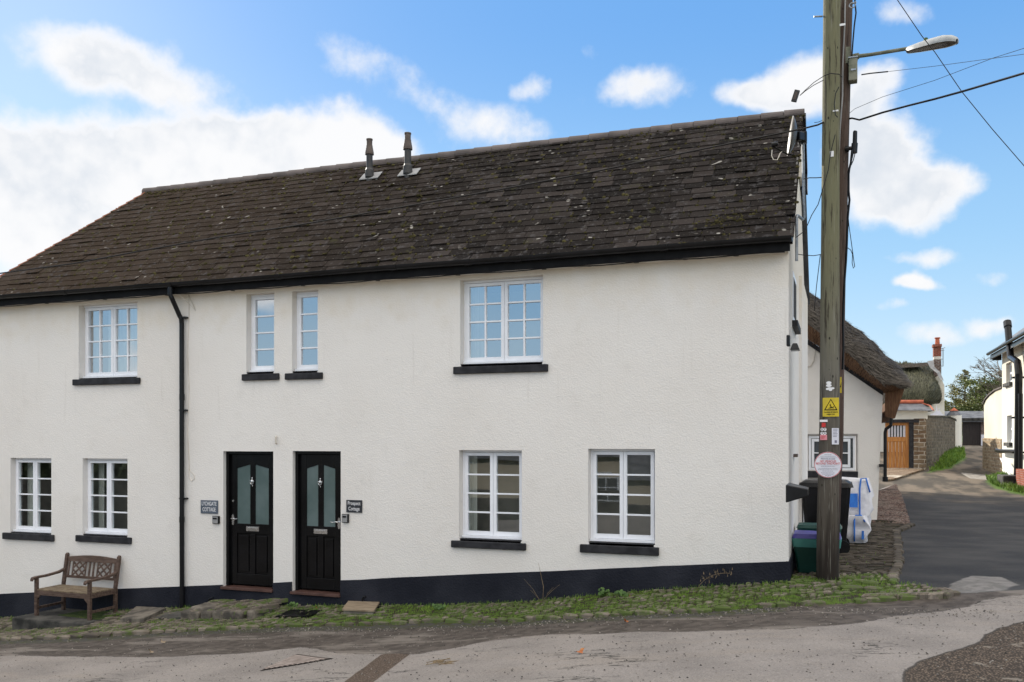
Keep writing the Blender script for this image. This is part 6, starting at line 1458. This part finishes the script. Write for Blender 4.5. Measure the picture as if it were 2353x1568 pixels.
warp = t.vmath('MULTIPLY', t.vmath('SUBTRACT', nz1.outputs[1], (.5, .5, .5)), (.10, .07, 0))
wv = t.vmath('ADD', cm.outputs[0], warp)
CL = [(260,135,170,60,.9),(330,190,190,55,.8),(180,190,120,45,.6),(420,225,90,30,.5),
 (30,420,150,150,1.25),(-60,480,170,150,1.0),(300,390,200,115,1.35),(480,350,160,100,1.35),(620,330,150,80,1.25),(760,345,150,85,1.3),(850,380,110,70,1.1),(150,520,220,90,1.1),
 (780,135,110,60,.44),(860,185,120,55,.46),(970,232,120,50,.42),(1090,280,130,65,.56),(1170,310,80,40,.44),(1215,187,38,34,.58),
 (1420,198,100,48,.62),(1510,205,100,55,.68),(1345,120,30,25,.35),(1700,215,80,45,.9),(1830,180,90,55,1.0),(1800,240,110,40,.9),(1990,230,80,60,1.0),
 (2040,330,110,90,1.25),(2130,430,95,70,1.2),(2020,430,110,80,1.0),(2150,500,60,40,.7),(1960,340,80,90,1.1),(2060,35,90,38,.6),
 (2140,645,50,24,1.0),(2165,655,40,18,.8),(2190,588,60,22,.6),(2110,590,60,14,.45),(2320,615,40,18,.55),(2060,715,50,14,.4),(2160,780,80,28,.6),(2280,745,60,30,.8),(2345,735,40,28,.7)]
acc = None
for (x, y, rx, ry, s) in CL:
    d0 = ray(x, y).normalized(); a0, e0 = math.atan2(d0.x, d0.y), math.asin(d0.z)
    d1 = ray(x+rx, y).normalized(); d2 = ray(x, y-ry).normalized()
    ra = abs(math.atan2(d1.x, d1.y)-a0)*1.25; re = abs(math.asin(d2.z)-e0)*1.25
    q = t.vmath('LENGTH', t.vmath('MULTIPLY', t.vmath('SUBTRACT', wv, (a0, e0, 0)), (1/ra, 1/re, 0)))
    v = t.maprange(q, 1.35, .1, 0, s)
    acc = t.math('MULTIPLY', v, v) if acc is None else t.math('MULTIPLY_ADD', v, v, acc)
acc = t.math('SQRT', acc)
# unseen broken cloud added overhead and behind the camera to light facade and road
az_far = t.maprange(t.math('ABSOLUTE', t.math('ADD', az, .35)), .72, 1.1)
gen = t.noise(t.vmath('MULTIPLY', dirv, (1, 1, 2.2)), 2.6, 4, .58)
gen = t.math('ADD', gen, t.maprange(el, .22, .75, -.045, .2))
gen_m = t.math('MULTIPLY', t.maprange(gen, .44, .60, 0, 1.2), t.math('MAXIMUM', az_far, t.maprange(el, .62, .85)))
acc = t.math('MAXIMUM', acc, gen_m)
nf = t.noise(dirv, 20, 5, .6); nb_ = t.noise(dirv, 7, 4, .6)
edge_n = t.math('ADD', t.math('MULTIPLY', t.math('SUBTRACT', nf, .5), 1.25), t.math('MULTIPLY', t.math('SUBTRACT', nb_, .5), .55))
dens = t.math('ADD', acc, t.math('MULTIPLY', edge_n, t.maprange(acc, 0, .25)))
cmask = t.maprange(dens, .17, .90, 0, .98)
shade0 = t.maprange(t.math('ADD', t.math('MULTIPLY', t.math('SUBTRACT', nb_, .5), 1.6), t.math('MULTIPLY', t.math('SUBTRACT', nf, .5), .6)), -.30, .12)
shade = t.math('MAXIMUM', shade0, t.maprange(dens, 1.15, .7))
EXPO = 1.0; KK = 10/2**EXPO
def lin(c): return tuple((x/255)**2.2*KK for x in c)
zel = sep.outputs[2]
grad = t.mix(t.maprange(zel, -.02, .22), lin((218, 239, 251)), lin((160, 209, 249)))
grad = t.mix(t.maprange(zel, .16, .44), grad, lin((106, 170, 239)))
grad = t.mix(t.maprange(zel, .4, 1.0), grad, lin((76, 138, 220)))
skyc = t.mix(.88, sky.outputs[0], grad)
wcol = lin((220, 227, 236)); bcol = lin((253, 253, 254))
ccol = t.mix(shade, wcol, bcol)
# clouds opposite the sun and overhead boosted and warmed as added fill light
anti = t.math('MAXIMUM', t.maprange(t.vmath('DOT_PRODUCT', dirv, (-sd.x, -sd.y, 0)), -.1, .7), t.maprange(el, .7, 1.1))
ccol = t.mix(anti, ccol, tuple(v*f for v, f in zip(lin((255, 252, 246)), (2.2, 2.15, 2.1))))
final = t.mix(cmask, skyc, ccol)
t.l.new(final, bgn.inputs[0]); bgn.inputs[1].default_value = .10
t.l.new(bgn.outputs[0], out.inputs[0])
scene.view_settings.view_transform = 'Standard'; scene.view_settings.look = 'None'; scene.view_settings.exposure = EXPO; scene.view_settings.gamma = 1
w.cycles.sampling_method = 'MANUAL'; w.cycles.sample_map_resolution = 256
scene.cycles.max_bounces = 6; scene.cycles.diffuse_bounces = 3; scene.cycles.glossy_bounces = 3; scene.cycles.transparent_max_bounces = 8
